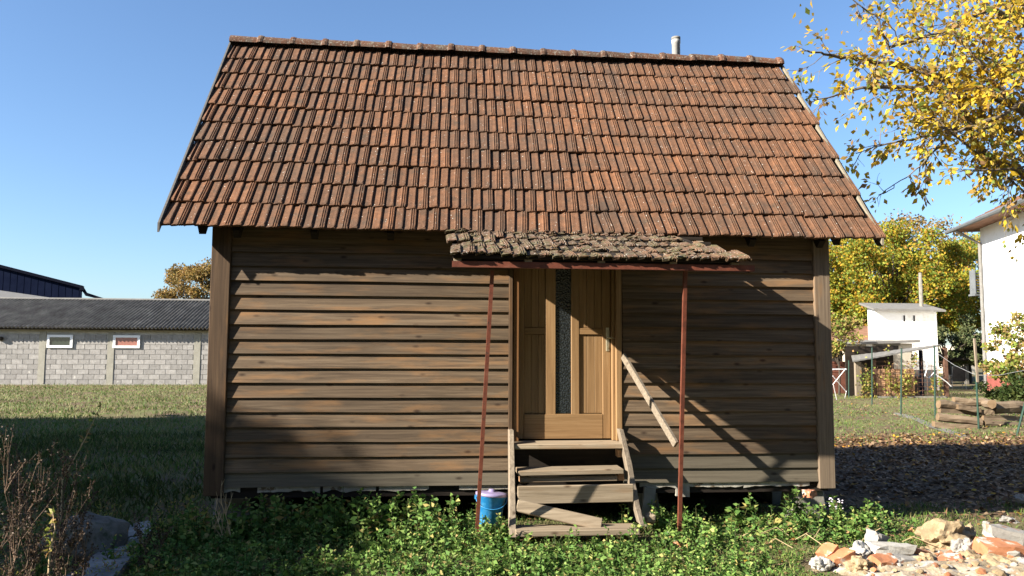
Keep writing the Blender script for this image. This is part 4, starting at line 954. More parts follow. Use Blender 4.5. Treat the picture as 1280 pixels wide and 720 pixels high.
# ------------------------------------------------------------------ foreground stones
st_ = MB(); c = G(95, 700); blob(st_, (c.x, c.y+.15, .05), (.31, .28, .26), 4, 4, .30)
st_.build('boulder', M['stone'], None, smooth=False, label='rounded grey boulder among the weeds at the lower left', cat='boulder')
sl_pts = [((161,657),(190,649),(188,666),(155,672)), ((150,674),(186,668),(171,688),(125,687)), ((124,689),(170,690),(140,724),(78,724))]
sl_lab = ['farthest of the three pale slabs leading towards the hut', 'middle cracked slab of the three beside the boulder', 'nearest of the three grey slabs at the bottom edge']
for i, q4 in enumerate(sl_pts):
    g4 = [G(px, py, .07) for px, py in q4]; m_ = MB(); n = 6; vs, fs = [], []
    # top as a wobbling grid
    for a in range(n+1):
        for b2 in range(n+1):
            p = g4[0].lerp(g4[1], a/n).lerp(g4[3].lerp(g4[2], a/n), b2/n); e = .02*noise.noise(Vector((a*.9, b2*.9, i*5)))
            vs.append((p.x+e, p.y+e, .07+.012*noise.noise(Vector((p.x*5, p.y*5, 2)))))
    for a in range(n):
        for b2 in range(n): fs.append((a*(n+1)+b2, a*(n+1)+b2+1, (a+1)*(n+1)+b2+1, (a+1)*(n+1)+b2))
    ring = [a*(n+1) for a in range(n+1)]+[n*(n+1)+k for k in range(1, n+1)]+[a*(n+1)+n for a in range(n-1,-1,-1)]+[k for k in range(n-1,0,-1)]
    b0 = len(vs); vs += [(vs[k][0], vs[k][1], -.03) for k in ring]
    for k in range(len(ring)): k2 = (k+1) % len(ring); fs.append((ring[k], ring[k2], b0+k2, b0+k))
    m_.add(vs, fs); m_.build('stone_slab', M['slab'], None, label=sl_lab[i], cat='slab', group='slabs at the lower left')
c = G(1017, 632, .05)
chunk('brick_chunk', M['brick_red'], 1012, 617, 7.3, (.10,.09,.07), (0,0,.4), 5, 'lone red brick piece by the pier under the right corner post', 'brick')
o = MB(); blob(o, tuple(W(812, 648, 6.9)), (.05,.05,.05), 8, 2, .4); o.build('stump', M['grey_wood'], None, label='small grey stub of wood right of the steps', cat='stump')
chunk('pebble', M['brick_white'], 836, 667, 6.75, (.035,.03,.025), (0,0,.4), 6, 'small white pebble just left of the right prop foot', 'stone', brick=False)
chunk('brick_chunk', M['brick_orange'], 855, 679, 6.55, (.14,.10,.03), (.1,0,.4), 15, 'flat orange tile shard at the foot of the right prop', 'tile shard')

# ------------------------------------------------------------------ rubble pile bottom right
rp = MB(); n = 46; vs, fs = [], []
def rub(x, y):
    e = 1-((x-4.0)/1.3)**2*(1 if x < 4 else .12)-((y-5.75)/.62)**2
    return -.05 + .12*max(0, e)**.6 + .035*noise.noise(Vector((x*7, y*7, 0))) + .02*noise.noise(Vector((x*17, y*17, 0)))
for j in range(n+1):
    for i in range(n+1):
        x = 2.7+3.6*i/n; y = 4.9+1.7*j/n; vs.append((x, y, rub(x, y)))
for j in range(n):
    for i in range(n): fs.append((j*(n+1)+i, j*(n+1)+i+1, (j+1)*(n+1)+i+1, (j+1)*(n+1)+i))
rp.add(vs, fs).build('rubble_mound', M['crumb'], None, kind='stuff')
pieces = [ # px,py,Y,size,rot,mat,label,brick
 (1112,691,5.95,(.30,.13,.085),(.05,.02,.03),'brick_grey','long grey mortared brick lying flat at the left of the rubble',1),
 (1095,677,6.1,(.12,.10,.09),(.2,.3,.5),'brick_white','small white and red brick piece standing upright left of centre',1),
 (1036,697,5.95,(.13,.11,.10),(.1,-.4,.4),'brick_orange','dark orange brick end at the far left of the rubble',1),
 (1052,703,5.85,(.17,.12,.09),(.05,-.35,.1),'brick_orange','bright orange brick tilted behind white mortar at the left',1),
 (1075,694,5.95,(.15,.13,.11),(.3,.2,.9),'brick_grey','lumpy grey mortar chunk between orange and long grey bricks',0),
 (1183,674,6.3,(.34,.24,.20),(.1,-.1,.2),'clay_lump','big rounded sand coloured clay lump at the back of the rubble',0),
 (1208,673,6.4,(.14,.12,.15),(.3,.2,1),'clay_lump','crumbly clay piece just right of the big clay lump',0),
 (1201,689,6.0,(.15,.11,.14),(.4,.3,.6),'brick_white','white angular stone in the middle of the rubble',0),
 (1181,710,5.75,(.28,.13,.07),(.1,-.28,.35),'brick_red','flat red brick sloping down towards the camera at the bottom',1),
 (1248,692,5.85,(.28,.17,.12),(.15,.05,-.1),'brick_orange','large salmon brick coated with white mortar at the right',1),
 (1264,673,6.0,(.36,.14,.09),(.1,.2,-.15),'brick_white','long pale brick slanting on top at the right edge',1),
 (1213,707,5.8,(.2,.16,.12),(.2,.2,.4),'clay_lump','sandy lump below the white angular stone',0),
 (1252,711,5.7,(.25,.18,.12),(.2,.1,.1),'clay_lump','sandy lump at the bottom right corner of the rubble',0),
 (1129,707,5.8,(.22,.12,.08),(.1,.15,.2),'brick_white','pinkish broken brick under the long grey one',1),
 (1152,695,6.0,(.2,.09,.05),(.15,.25,.5),'brick_orange','thin pink shard pointing right behind the long grey brick',1),
 (1105,710,5.75,(.17,.13,.1),(.3,.1,.1),'brick_orange','orange broken brick at the bottom left of the heap',1),
 (1026,709,5.8,(.14,.12,.09),(.1,.1,.1),'brick_grey','grey white mortar chunk at the leftmost edge of the rubble',0),
 (1075,712,5.7,(.18,.15,.11),(.2,.1,.4),'clay_lump','small yellow clay lump beneath the bright orange brick',0),
 (1160,706,5.8,(.16,.12,.1),(.3,.1,.4),'clay_lump','clay crumb heap left of the flat red brick',0),
 (1235,697,6.1,(.24,.12,.10),(.2,-.7,.4),'clay_lump','slanting clay slab leaning on the large salmon brick',0),
 (1262,650,6.9,(.14,.10,.05),(.1,.1,.4),'brick_white','lone white stone lying in the grass behind the rubble',0),
 (1142,664,6.9,(.09,.06,.05),(.1,.1,.4),'brick_orange','lone orange brick bit in the grass behind the heap',0),
 (1278,624,8.0,(.12,.10,.07),(.1,.1,.4),'brick_white','pale stone in shaded leaves at the right edge',0),
 (1233,655,6.7,(.05,.05,.04),(.1,.1,.4),'brick_white','tiny white chip on the grass between heap and leaf litter',0),
 (1180,700,6.0,(.10,.08,.06),(.5,.1,.4),'brick_grey','small grey chip left of the white angular stone',0),
]
for i, p in enumerate(pieces):
    chunk('brick_chunk' if p[7] else 'rubble_lump', M[p[5]], p[0], p[1]-(4 if p[1] > 665 else 0), p[2], tuple(1.06*q for q in p[3]), p[4], 50+i, p[6], 'brick' if p[7] else 'rubble', 'pieces of the rubble heap', bool(p[7]))
sm = [MB(), MB(), MB()]
for i in range(420):
    x = R.uniform(3.0, 5.6); y = R.uniform(5.1, 6.45)
    if (x-4.2)**2/1.7+(y-5.75)**2/.45 > 1.15: continue
    s = R.uniform(.006, .030)*(.6+R.random()*.6)*(1.9 if R.random() < .12 else 1); z = max(rub(x, y), gh(x, y)); blob(sm[i % 3], (x, y, z+s*.3), (s*1.2, s, s*.8), i, 1, .5)
for b_, mt in zip(sm, ('brick_white', 'clay_lump', 'brick_orange')): b_.build('rubble_fragments', M[mt], None, kind='stuff')

# ------------------------------------------------------------------ ground cover
def scatter(n, x0, x1, y0, y1, dens, seed):
    g = np.random.default_rng(seed); out = []
    while len(out) < n:
        x, y = g.uniform(x0, x1), g.uniform(y0, y1)
        if g.random() < dens(x, y): out.append((x, y))
    return out
def nz(x, y, s=1.0, o=0): return .5+.5*noise.noise(Vector((x*s, y*s, o)))*1.6
def in_path(x, y):
    p = W(640, 400, 1)  # noqa
    return False
# low leafy cover in front of the hut
SLAB = [(G(px, py).x, G(px, py).y) for px, py in ((188,650),(160,668),(128,690),(95,716))]
def near_slab(x, y, d=.17):
    for (ax, ay), (bx_, by_) in zip(SLAB[:-1], SLAB[1:]):
        L2_ = (bx_-ax)**2+(by_-ay)**2; t_ = max(0, min(1, ((x-ax)*(bx_-ax)+(y-ay)*(by_-ay))/L2_))
        if math.hypot(x-ax-t_*(bx_-ax), y-ay-t_*(by_-ay)) < d: return True
    return False
def dens_low(x, y):
    if near_slab(x, y): return 0
    if x > 2.6 and y < 6.5 and rub(x, y) > -.045: return 0
    d = .25+1.0*max(0, nz(x, y, 1.1, 3)-.3)
    if -2.4 < x < -.2 and 5.0 < y < 5.9: d *= .35
    if x > 3.0: d *= .45
    if x > 1.7 and y < 6.2: d *= .6
    if .62 < x < 1.98 and y > 6.55: d *= .12
    return min(1, d)
P = []; g = np.random.default_rng(11)
for (x, y) in scatter(42000, -3.6, 4.6, 3.9, 7.6, dens_low, 1):
    h = abs(g.normal(0, .035))+.01+.05*max(0, nz(x, y, 1.9, 8)-.45)
    P.append((x, y, gh(x, y)+h*.8))
leaves('low_weeds', M['weed'], P, g.uniform(.012, .042, len(P)), g.uniform(.008, .026, len(P)), seed=2, flat=.55, kind='stuff')
# taller plants: stem with leaf whorls
def plants(spots, seed, name, hr=(.10,.30), lsize=(.035,.075), mat='weed', stem='green_post', nl=(10,22), stuff=True, **tags):
    g = np.random.default_rng(seed); P, D, L = [], [], []; sm_ = MB()
    for (x, y) in spots:
        h = g.uniform(*hr); lean = g.normal(0, .12, 2); z0 = gh(x, y); sm_.tube([(x,y,z0-.01),(x+lean[0]*h*.5,y+lean[1]*h*.5,z0+h*.5),(x+lean[0]*h,y+lean[1]*h,z0+h)], [.004,.003,.002], 4, False)
        k = int(g.integers(*nl)*h/hr[1])+4
        for i in range(k):
            t = (i+.5)/k*.9+.1; a = i*2.4+g.uniform(-.4,.4); ls = g.uniform(*lsize)*(1.15-.6*t)
            P.append((x+lean[0]*h*t, y+lean[1]*h*t, z0+h*t)); D.append((math.cos(a), math.sin(a), .35)); L.append(ls)
    L = np.array(L); return P, D, L, sm_
sp = scatter(620, -2.9, 4.3, 5.6, 7.5, lambda x, y: 0 if near_slab(x, y, .2) else (1.0 if 6.3 < y < 7.38 else .25)*(0 if (.62 < x < 1.95 and y > 6.45) or (x > 2.5 and y < 6.6) else 1)*(1 if x < 3.9 else .3)*min(1, .15+max(0, nz(x, y, 1.3, 9)-.3)*1.6), 5)
Pp, Dd, Ll, sm_ = plants(sp, 6, 'nettles', (.06,.26), (.03,.085))
sp2 = scatter(130, -2.3, 4.0, 6.75, 7.32, lambda x, y: (1 if x < .35 else .22)*(0 if .5 < x < 2.0 else 1)*min(1, .2+max(0, nz(x, y, 1.6, 29)-.25)*1.8), 35)
P2, D2, L2, sm3 = plants(sp2, 36, 'nettles', (.16,.38), (.05,.11), nl=(14,26))
sp3 = scatter(1500, -2.2, 2.7, 4.1, 6.9, lambda x, y: 0 if near_slab(x, y, .2) or (.55 < x < 2.0 and y > 6.5) or (x > 2.3 and y < 6.4) else min(1, .1+max(0, nz(x, y, 1.7, 41)-.28)*1.7), 45)
P3, D3, L3, sm4 = plants(sp3, 46, 'ground_weeds', (.05,.15), (.03,.07), nl=(8,14))
leaves('foreground_weeds', M['weed_bright'], P3, L3, L3*.7, dirs=D3, seed=47, kind='stuff'); sm4.build('foreground_weed_stems', M['leaf_green'], None, kind='stuff')
leaves('tall_weeds', M['weed'], P2, L2, L2*.6, dirs=D2, seed=37, kind='stuff'); sm3.build('tall_weed_stems', M['leaf_green'], None, kind='stuff')
leaves('leafy_weeds', M['weed'], Pp, Ll, Ll*.55, dirs=Dd, seed=7, kind='stuff'); sm_.build('weed_stems', M['leaf_green'], None, kind='stuff')
# tallest plants by the wall, things of their own
def plant(x, y, h, nl, ls, label, mat='weed', seed=0, stems=3, spread=.10, flowers=0, cat='plant', name='wall_weed', stemmat='leaf_green'):
    g = np.random.default_rng(seed); P, D, L = [], [], []; sm2 = MB(); z0 = gh(x, y); tips = []
    for s in range(stems):
        a = g.uniform(0, 6.28); lx, ly = math.cos(a)*spread*g.uniform(.3,1), math.sin(a)*spread*g.uniform(.3,1)*.6; hh = h*g.uniform(.6, 1)
        pts = [(x+lx*t+.02*math.sin(t*5+a)*h, y+ly*t, z0+hh*t-.01) for t in np.linspace(0, 1, 5)]; sm2.tube(pts, [.006,.005,.004,.003,.002], 5); tips.append(pts[-1])
        for i in range(nl):
            t = .12+.88*(i+.5)/nl; q = t*4; k = min(3, int(q)); p = np.array(pts[k])*(1-(q-k))+np.array(pts[k+1])*(q-k)
            b2 = i*2.4+g.uniform(-.5,.5); P.append(p); D.append((math.cos(b2), math.sin(b2), g.uniform(-.1,.5))); L.append(ls*g.uniform(.6,1.1)*(1.15-.5*t))
    t = thing(name, label, cat, (x, y, z0)); sm2.build('stem', M[stemmat], t)
    L = np.array(L); leaves('foliage', M[mat], P, L, L*.55, dirs=D, seed=seed, parent=t)
    if flowers:
        f = MB()
        for (px_, py_, pz_) in tips:
            for k in range(flowers): blob(f, (px_+g.normal(0,.03), py_+g.normal(0,.03), pz_+g.normal(0,.025)), (.009,.009,.006), k, 1, .3)
        f.build('flower', M['flower'], t)
def at(px, Y): return W(px, 600, Y).x
plant(at(528,7.15), 7.15, .42, 14, .09, 'tall leafy nettle against the wall left of the dark gap', seed=1, stems=4)
plant(at(492,7.2), 7.2, .40, 14, .08, 'broad leafy weed rising to the bottom board left of centre', seed=2, stems=4)
plant(at(560,7.1), 7.1, .36, 12, .09, 'bushy weed just left of the blue bucket', seed=3, stems=4)
plant(at(432,7.2), 7.2, .46, 10, .06, 'sprawling creeper reaching over the bottom left boards', seed=4, stems=3, spread=.35, cat='creeper')
plant(at(995,7.25), 7.25, .40, 14, .08, 'leafy bush before the plaster near the right corner post', seed=5, stems=4)
plant(at(922,7.1), 7.1, .30, 10, .12, 'broad leaved plant in the sun right of the prop', seed=6, stems=4)
plant(at(1044,7.3), 7.3, .34, 10, .05, 'small mauve flowered aster at the foot of the right corner', seed=7, stems=4, flowers=6, mat='leaf_green')
plant(at(252,6.9), 6.9, .34, 16, .07, 'yellow green leafy weed at the left foot of the hut', mat='leaf_vine', seed=8, stems=4)
plant(at(780,6.95), 6.95, .30, 10, .06, 'ivy shoot growing through the right of the steps', seed=9, stems=3, name='ivy_shoot')
plant(at(664,6.98), 6.98, .16, 8, .07, 'low weed growing between the bottom treads', seed=10, stems=3)
plant(at(694,6.5), 6.5, .14, 16, .04, 'dark creeping weed over the bottom tread edge', seed=11, stems=5, spread=.2, mat='leaf_green')
# creeper sprays on the steps
# dry branching weeds at left corner of the hut
def dry(x, y, h, label, seed, mat='stalk_pale', n=5, seeds=True, name='dry_weed', spread=.35, r0=.006):
    g = random.Random(seed); t = thing(name, label, 'weed', (x, y, gh(x, y))); m_ = MB(); sp_ = []
    def br(p, d, L, r, dep):
        pts = [p]; q = p
        for i in range(4):
            d = (d+Vector((g.uniform(-.18,.18), g.uniform(-.18,.18), g.uniform(-.04,.12)))).normalized(); q = q+d*L/4; pts.append(q)
        m_.tube(pts, [r*(1-.16*i) for i in range(5)], 4, False)
        if dep:
            for i in range(n if dep == 2 else 4):
                k = g.randint(1, 4); dd = (d+Vector((g.uniform(-1,1), g.uniform(-1,1), g.uniform(.1,.8)))*spread*2).normalized(); br(pts[k], dd, L*g.uniform(.25,.5), r*.55, dep-1)
        for k in range(1, 5):
            if dep < 2: sp_.append(pts[k]); sp_.append((pts[k]+pts[k-1])/2)
    for s in range(2): br(Vector((x+g.uniform(-.04,.04), y+g.uniform(-.04,.04), gh(x, y)-.02)), Vector((g.uniform(-.2,.2), g.uniform(-.2,.2), 1)), h*g.uniform(.75,1), r0, 2)
    m_.build('stem', M[mat], t)
    if seeds:
        P = [tuple(p+Vector((g.gauss(0,.008), g.gauss(0,.008), g.gauss(0,.008)))) for p in sp_ for _ in range(1)]
        leaves('seed_head', M['seed'], P, .016, .012, seed=seed, parent=t, kind='stuff')
dry(at(292,6.75), 6.75, .42, 'pale dry branching stalks at the left corner post', 31, seeds=False, r0=.005)
dry(at(275,6.85), 6.85, .36, 'shorter dry stalks left of the pale branching one', 32, seeds=False, r0=.005)
wl = [(38,4.9,.95,'tallest reddish dry dock stalk at the left edge'), (12,5.0,.85,'dry red dock stalk leaning at the far left edge'), (60,5.6,.85,'tall branching dry weed rising to the barn wall'), (85,5.2,.55,'medium dry weed above the boulder'), (20,4.6,.6,'low dry brown weed at the left edge'), (105,5.6,.5,'low dry weed right of the boulder top'), (48,4.4,.45,'short brown dry weed in front of the boulder'), (-15,5.4,.9,'dry weed clump partly outside the left edge'), (190,6.0,.32,'small reddish dry weed beside the farthest slab')]
for i, (px, Y, h, lb) in enumerate(wl): dry(at(px, Y), Y, h, lb, 60+i, mat='twig', n=8)
P = []
for i in range(9000):
    x = R.gauss(-2.8, .75); y = R.uniform(4.3, 8.0)
    if x > -1.7 or near_slab(x, y, .22): continue
    P.append((x, y, gh(x, y)+abs(R.gauss(0, .12))*(1 if x < -2.2 else .4)))
leaves('left_undergrowth', M['leaf_vine'], P, .035, .010, seed=9, up_bias=.5, kind='stuff')
# long thin green shoots
for (a, b, Y, lb) in (((78,600),(127,505),6.2,'thin arching yellow green shoot at the left before the meadow'), ((62,690),(66,640),4.7,'pale flowering spike in front of the boulder')):
    t = thing('shoot', lb, 'plant', W(a[0], a[1], Y)); pa, pb = W(*a, Y), W(*b, Y); m_ = MB().tube([pa-Vector((0,0,.3)), pa, pa.lerp(pb,.5)+Vector((.02,0,.02)), pb], [.006,.005,.004,.002], 5); m_.build('stem', M['stalk_pale'], t)
    P = [tuple(pa.lerp(pb, R.random())) for _ in range(26)]; leaves('foliage', M['leaf_vine'], P, .045, .02, seed=3, parent=t)

# grass blades: vertical folded faces
def blades(name, mat, pts, h, w, seed):
    g = np.random.default_rng(seed); P = [(x, y, gh(x, y)-.005) for x, y in pts]
    return leaves(name, mat, P, g.uniform(h*.5, h*1.3, len(P)), w, seed=seed, up_bias=1.6, kind='stuff')
blades('meadow_grass', M['grass_far'], scatter(72000, -26, 4, 8, 38.3, lambda x, y: 0 if (x > -3.5 and y < 12) else min(1, (14/y)**1.3+.12)*min(1, .25+nz(x, y, .6, 2)), 21), .11, .022, 21)
P = scatter(22000, -12, -2.3, 6.5, 16, lambda x, y: max(.15, nz(x, y, .7, 12)-.2), 22)
blades('meadow_weeds', M['leaf_green'], P, .13, .018, 22)
blades('shaded_grass', M['grass'], scatter(36000, -13, -2.2, 6.5, 19.5, lambda x, y: .6+.4*nz(x, y, .8, 19), 41), .10, .013, 41)
blades('garden_lawn', M['grass'], scatter(36000, 3.9, 22, 13.5, 40, lambda x, y: min(1, (16/y)**1.2)*min(1, .3+nz(x, y, .6, 2)), 23), .07, .016, 23)
blades('near_grass', M['grass'], scatter(38000, -3.2, 6.5, 3.9, 8.2, lambda x, y: 0 if near_slab(x, y) or (x > 2.6 and y < 6.5 and rub(x, y) > -.035) else max(.1, nz(x, y, .8, 7)-.1), 24), .07, .008, 24)
# leaf litter
def dl_(x, y):
    e = ((x-9.5)/6.0)**2+((y-11.0)/4.0)**2
    if x < XR+.05 and YW < y < YB: return 0
    return 1 if e < .8 else max(0, 1.4-e)*.9
P = [(x, y, gh(x, y)+R.uniform(.004,.03)) for x, y in scatter(26000, 3.4, 17, 6.6, 16.5, dl_, 31)]
leaves('leaf_litter', M['dead_leaf'], P, .085, .05, seed=31, flat=.8, fold=.10, kind='stuff')
P = [(x, y, gh(x, y)+R.uniform(.01,.05)) for x, y in scatter(1500, -3, 6.5, 4.0, 8.5, lambda x, y: 1 if x > 2.2 else .35, 32)]
leaves('fallen_leaves', M['dead_leaf'], P, .055, .035, seed=32, flat=.8, fold=.1, kind='stuff')
P = [(x, y, gh(x, y)+.02) for x, y in scatter(1800, 3.9, 18, 14, 26, lambda x, y: .6, 33)]
leaves('lawn_leaves', M['dead_leaf'], P, .09, .06, seed=33, flat=.8, fold=.1, kind='stuff')
m_ = MB()
for i in range(10):
    x = R.uniform(2.5, 3.9); y = R.uniform(6.2, 6.9); a = R.uniform(0, 6.28)
    m_.tube([(x,y,.05),(x+.1*math.cos(a),y+.1*math.sin(a),.11),(x+.24*math.cos(a+.3),y+.24*math.sin(a+.3),.06)], .0035, 4)
m_.build('dry_twigs', M['stalk_pale'], None, kind='stuff')

# ------------------------------------------------------------------ trees
def crown_points(c, r, n, seed, nclump=26, shell=.75, csz=.30):
    g = np.random.default_rng(seed); cl_ = []
    for i in range(nclump):
        d = g.normal(size=3); d /= np.linalg.norm(d); k = shell+(1-shell)*g.random() if g.random() < .8 else g.random()*.7
        if d[2] < -.5: d[2] *= .5
        cl_.append(np.array(c)+d*k*np.array(r))
    out = []
    per = n//nclump
    for q in cl_:
        s = min(r)*csz*g.uniform(.6, 1.25); p = g.normal(size=(per,3)); p /= np.linalg.norm(p, axis=1, keepdims=True); p *= (g.random((per,1))**.45)*s*np.array([1.15,1.15,.8]); out.append(p+q)
    return np.concatenate(out), cl_
def bush_tree(name, label, base, h, r, n, mat, leaf, seed, nclump=26, trunk_r=.18, group=None, bark='bark_dark', cz=None, csz=.30, cat='tree'):
    t = thing(name, label, cat, base, group); c = (base[0], base[1], base[2]+(cz if cz is not None else h-r[2]))
    P, cl_ = crown_points(c, r, n, seed, nclump, csz=csz); g = np.random.default_rng(seed)
    m_ = MB(); tp = Vector((c[0], c[1], c[2]-r[2]*.3)); b0 = Vector(base)
    m_.tube([b0-Vector((0,0,.2)), b0.lerp(tp,.5)+Vector((.05,0,0)), tp], [trunk_r, trunk_r*.8, trunk_r*.6], 8)
    for q in cl_:
        q = Vector(q); mid = tp.lerp(q, .5)+Vector((g.uniform(-.2,.2), g.uniform(-.2,.2), -.1*r[2]*.3)); m_.tube([tp-Vector((0,0,g.uniform(0,.6))), mid, q], [trunk_r*.35, trunk_r*.2, trunk_r*.06], 5, False)
    m_.build('trunk', M[bark], t)
    leaves('crown', M[mat], P, g.uniform(leaf*.6, leaf*1.2, len(P)), leaf*.65, seed=seed, parent=t)
    return t
bt = [('autumn_tree', 'large yellow green autumn tree behind the white outbuilding', (1120, 44), (5.0,3.4,4.2), 42000, 'leaf_autumn', .19, 9.3, 90),
      ('autumn_tree', 'yellow tree filling the gap between the hut and outbuilding', (1050, 47), (4.2,3.0,4.0), 32000, 'leaf_autumn', .19, 9.1, 70),
      ('autumn_tree', 'rounded gold tree beside the far corner of the white house', (1203, 46), (3.6,3.0,3.9), 30000, 'leaf_autumn', .19, 9.0, 70),
      ('thin_tree', 'thin rust leaved treetop rising above the yellow crowns', (1140, 54), (6.0,2.6,3.2), 5000, 'leaf_rust', .24, 11.9, 110)]
for i, (nm, lb, (px, Y), r, n, mt, lf, h, ncl) in enumerate(bt):
    bush_tree(nm, lb, (at(px, Y), Y, 0), h, r, n, mt, lf, 100+i, nclump=ncl, group='autumn trees behind the garden', csz=.26)
bush_tree('garden_shrub', 'dull green shrub between the outbuilding and the white house', (at(1190,40), 40, 0), 3.2, (1.9,1.2,1.4), 7000, 'leaf_dim', .16, 120, cat='shrub')
bush_tree('garden_shrub', 'darker green shrub left of the white house corner', (at(1216,41), 41, 0), 3.6, (1.2,1.2,1.7), 6000, 'leaf_dim', .16, 121, cat='shrub')
bush_tree('young_tree', 'slim loose leaved young tree next to the right corner post', (at(1052,29.6), 29.6, 0), 3.7, (.85,.8,1.5), 2200, 'leaf_vine', .14, 122, nclump=22, trunk_r=.05, csz=.4)
bush_tree('left_autumn_tree', 'ochre autumn tree peeping over the barn roof at the hut edge', (at(250,70), 70, 0), 9.6, (4.4,3.2,4.6), 34000, 'leaf_rust', .20, 127, nclump=110, csz=.26)
bush_tree('rose_bush', 'leafy bush with green and yellow leaves before the white house', (at(1274,20.5), 20.5, 0), 2.9, (.75,.7,1.35), 2600, 'leaf_vine', .12, 124, nclump=34, trunk_r=.03, csz=.35, cat='bush')
bush_tree('low_bush', 'low green bush at the right edge above the log pile', (at(1272,19.5), 19.5, 0), 1.25, (.75,.6,.55), 3200, 'leaf_green', .09, 125, nclump=24, trunk_r=.02, csz=.4, cat='bush')

# big walnut tree whose boughs hang in from the right
def big_tree():
    g = random.Random(5); base = Vector((9.6, 11.2, 0)); t = thing('walnut_tree', 'big walnut tree with yellow leaves reaching in from the right', 'tree', base)
    m_ = MB(); tw = MB(); fork = Vector((9.4, 11.0, 3.6))
    m_.tube([base-Vector((0,0,.3)), base+Vector((0,0,.4)), base.lerp(fork,.5)+Vector((.08,0,0)), fork], [.34,.24,.20,.18], 12)
    bark = m_; LP = []
    dens = {}
    def twig(p, d, L, r, dep, dn):
        pts = [p]; q = p; k = 5
        for i in range(k):
            d = (d+Vector((g.uniform(-.28,.28), g.uniform(-.28,.28), g.uniform(-.25,.22)))).normalized(); q = q+d*L/k; pts.append(q)
        tw.tube(pts, [max(.002, r*(1-.15*i)) for i in range(k+1)], 4, False)
        if dep > 0:
            for i in range(3 if dep == 1 else 4):
                kk = g.randint(1, k); dd = (d+Vector((g.uniform(-1,1), g.uniform(-1,1), g.uniform(-.9,.8)))).normalized(); twig(pts[kk], dd, L*g.uniform(.4,.65), r*.55, dep-1, dn)
        if dep <= 1:
            for kk in range(1, k+1):
                if g.random() < dn:
                    for _ in range(g.randint(1, 4)): LP.append((pts[kk], (pts[kk]-pts[kk-1])))
    def bough(pix, r0, dn, side=1.0, dep=2, start=fork, step=.22, tl=(.5,1.0)):
        pts = [start]+[W(px, py, Y) for px, py, Y in pix]
        # smooth
        sm2 = []
        for i in range(len(pts)-1):
            for k in range(5):
                tt_ = k/5; sm2.append(pts[i].lerp(pts[i+1], tt_)+Vector((g.uniform(-.02,.02), g.uniform(-.02,.02), g.uniform(-.02,.02))))
        sm2.append(pts[-1]); n = len(sm2); bark.tube(sm2, [max(.006, r0*(1-.93*i/(n-1))) for i in range(n)], 7)
        acc = 0
        for i in range(5, n):
            acc += (sm2[i]-sm2[i-1]).length
            while acc > step:
                acc -= step; d = (sm2[i]-sm2[i-1]).normalized(); dd = (d*.8+Vector((g.uniform(-1,1), g.uniform(-1,1), g.uniform(-1,1)))*side).normalized()
                f = 1-i/n; twig(sm2[i], dd, g.uniform(*tl)*(.55+.6*f), .010*(.5+f), dep-1 if dep > 1 else 1, dn*(.35+.9*f))
    Yb = 10.2
    bough([(1330,160,10.9),(1230,115,10.5),(1150,88,10.2),(1090,75,10.0),(1040,70,9.8),(1000,64,9.7)], .085, .9)
    bough([(1340,250,10.8),(1225,190,10.2),(1190,110,10.0),(1110,108,9.9),(1068,112,9.8),(1013,128,9.6)], .075, .95)
    bough([(1340,120,11.4),(1290,30,11.2),(1220,-20,11),(1160,-30,10.8)], .09, 1.0)
    bough([(1300,40,10.9),(1240,10,10.6),(1180,40,10.4),(1110,60,10.2),(1095,20,10.1),(1050,-10,10)], .06, .8)
    bough([(1340,200,10.0),(1285,150,9.8),(1240,100,9.7),(1210,60,9.7),(1170,20,9.7)], .07, 1.0)
    bough([(1330,215,10.2),(1270,165,10.0),(1215,158,9.9),(1160,168,9.8),(1110,180,9.7),(1070,192,9.6)], .05, .75)
    bough([(1340,260,9.8),(1290,205,9.6),(1240,215,9.5),(1205,212,9.5)], .035, .6)
    bough([(1300,120,9.6),(1240,150,9.5),(1190,165,9.5),(1140,150,9.5)], .045, 1.0)
    bough([(1190,165,9.7),(1150,208,9.6),(1120,232,9.6),(1098,244,9.6)], .018, .5, dep=2, tl=(.3,.55))
    bough([(1340,60,10.2),(1270,80,10),(1240,120,9.9),(1200,140,9.8)], .05, 1.0)
    bough([(1400,100,12),(1420,-60,12.5),(1380,-200,12.5)], .10, .9, step=.5); bough([(1480,60,12),(1600,-60,12.5),(1700,-140,12.5)], .10, .9, step=.5)
    m_.build('trunk', M['bark'], t); tw.build('twigs', M['bark'], t, kind='stuff')
    # extra clusters so the right side is thick with leaves
    for (px, py, sx_, sy_, n) in ((1250,110,30,45,55), (1225,60,40,30,38), (1180,125,40,25,40), (1260,30,30,25,36), (1240,165,30,22,36), (1200,10,60,16,30), (1130,20,45,18,12), (1160,75,40,20,16), (1120,150,40,22,22), (1185,185,45,10,12), (1260,200,16,12,12)):
        for k in range(int(n*1.7) if px > 1170 else n):
            p = W(g.gauss(px, sx_), g.gauss(py, sy_), g.uniform(9.4, 11.2))
            for _ in range(g.randint(3, 7)): LP.append((p+Vector((g.gauss(0,.07), g.gauss(0,.07), g.gauss(0,.07))), Vector((g.uniform(-1,1), g.uniform(-1,1), -.3))))
            tw.v  # twigs are already built
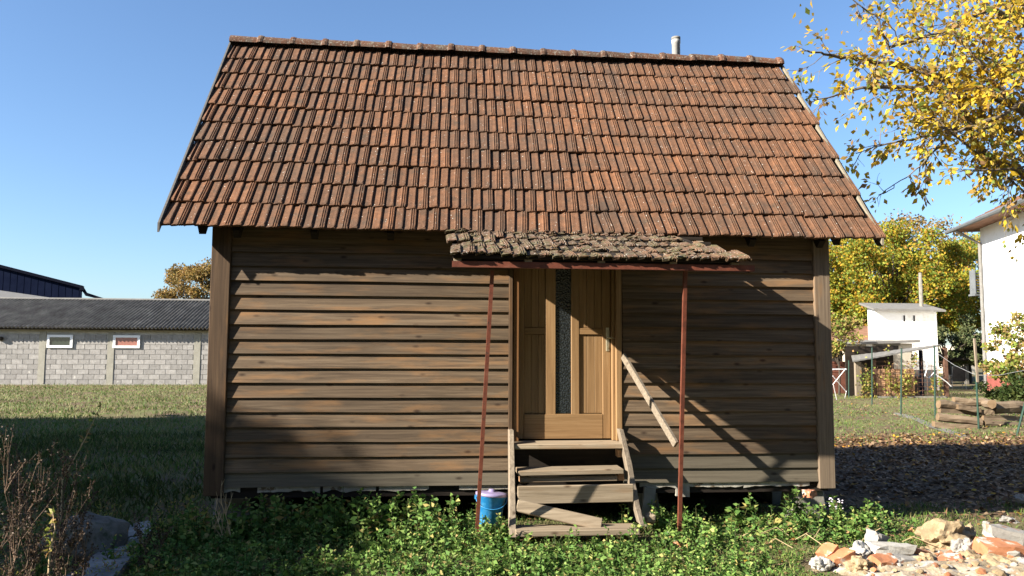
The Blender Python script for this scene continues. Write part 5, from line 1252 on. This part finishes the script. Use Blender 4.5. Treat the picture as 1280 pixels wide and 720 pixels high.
    n = len(LP); P = np.array([tuple(p) for p, d in LP]); gg = np.random.default_rng(3); P += gg.normal(0, .035, P.shape)
    D = np.array([tuple(d.normalized()) for p, d in LP]); D[:,2] -= .5
    leaves('crown', M['leaf_yellow'], P, gg.uniform(.055, .135, n), gg.uniform(.036, .075, n), dirs=D, seed=3, parent=t, fold=.12)
    print('walnut leaves', n)
big_tree()

# dense trees beyond the left edge of the photograph; their shade falls over the left foreground
proto = None
spots = [(-19.5, 13.2), (-19, 10.2), (-19.8, 7.2), (-19.2, 4.2), (-19.6, 1.2), (-19.1, -1.8), (-19.6, -4.8)]
for i, (x, y) in enumerate(spots):
    if proto is None:
        proto = bush_tree('shade_tree', 'dense dark green tree in the row left of the yard', (x, y, 0), 9.4, (2.1,2.1,5.0), 10000, 'leaf_green', .55, 200, nclump=70, group='dense trees left of the yard', csz=.5, cz=5.5)
    else:
        o = proto.copy(); C.objects.link(o); o.location = (x, y, 0); o.rotation_euler = (0, 0, i*1.3); s = 1+.05*math.sin(i*2.3); o.scale = (1, 1, s*(1, 1, 1, 1, .955, .88, .77)[i])
        for ch in proto.children:
            c = ch.copy(); C.objects.link(c); c.parent = o; c.matrix_parent_inverse = ch.matrix_parent_inverse.copy()
sky_block_src = bush_tree('sky_block_tree', 'tall dark tree added behind the camera to block sky light', (-1, -12, 0), 12.5, (3.6,2.6,6.0), 9000, 'leaf_green', .75, 210, nclump=70, group='added trees behind the camera that block sky light', csz=.42, cz=6.3)  # unseen trees, added to cut sky fill and deepen shade on the hut
for i, (x, y) in enumerate([(-20, -15), (-15.5, -12.5), (-10.5, -13), (-5.5, -11.5), (4.5, -12.5), (9.5, -11.5), (14.5, -12.5), (20, -12), (25, -13)]):
    o = sky_block_src.copy(); C.objects.link(o); o.location = (x, y, 0); o.rotation_euler = (0, 0, .9*i+.4); o.scale = (1, 1, 1+.06*math.sin(i*2.1))
    for ch in sky_block_src.children:
        c = ch.copy(); C.objects.link(c); c.parent = o; c.matrix_parent_inverse = ch.matrix_parent_inverse.copy()
print('objects', len(bpy.data.objects))
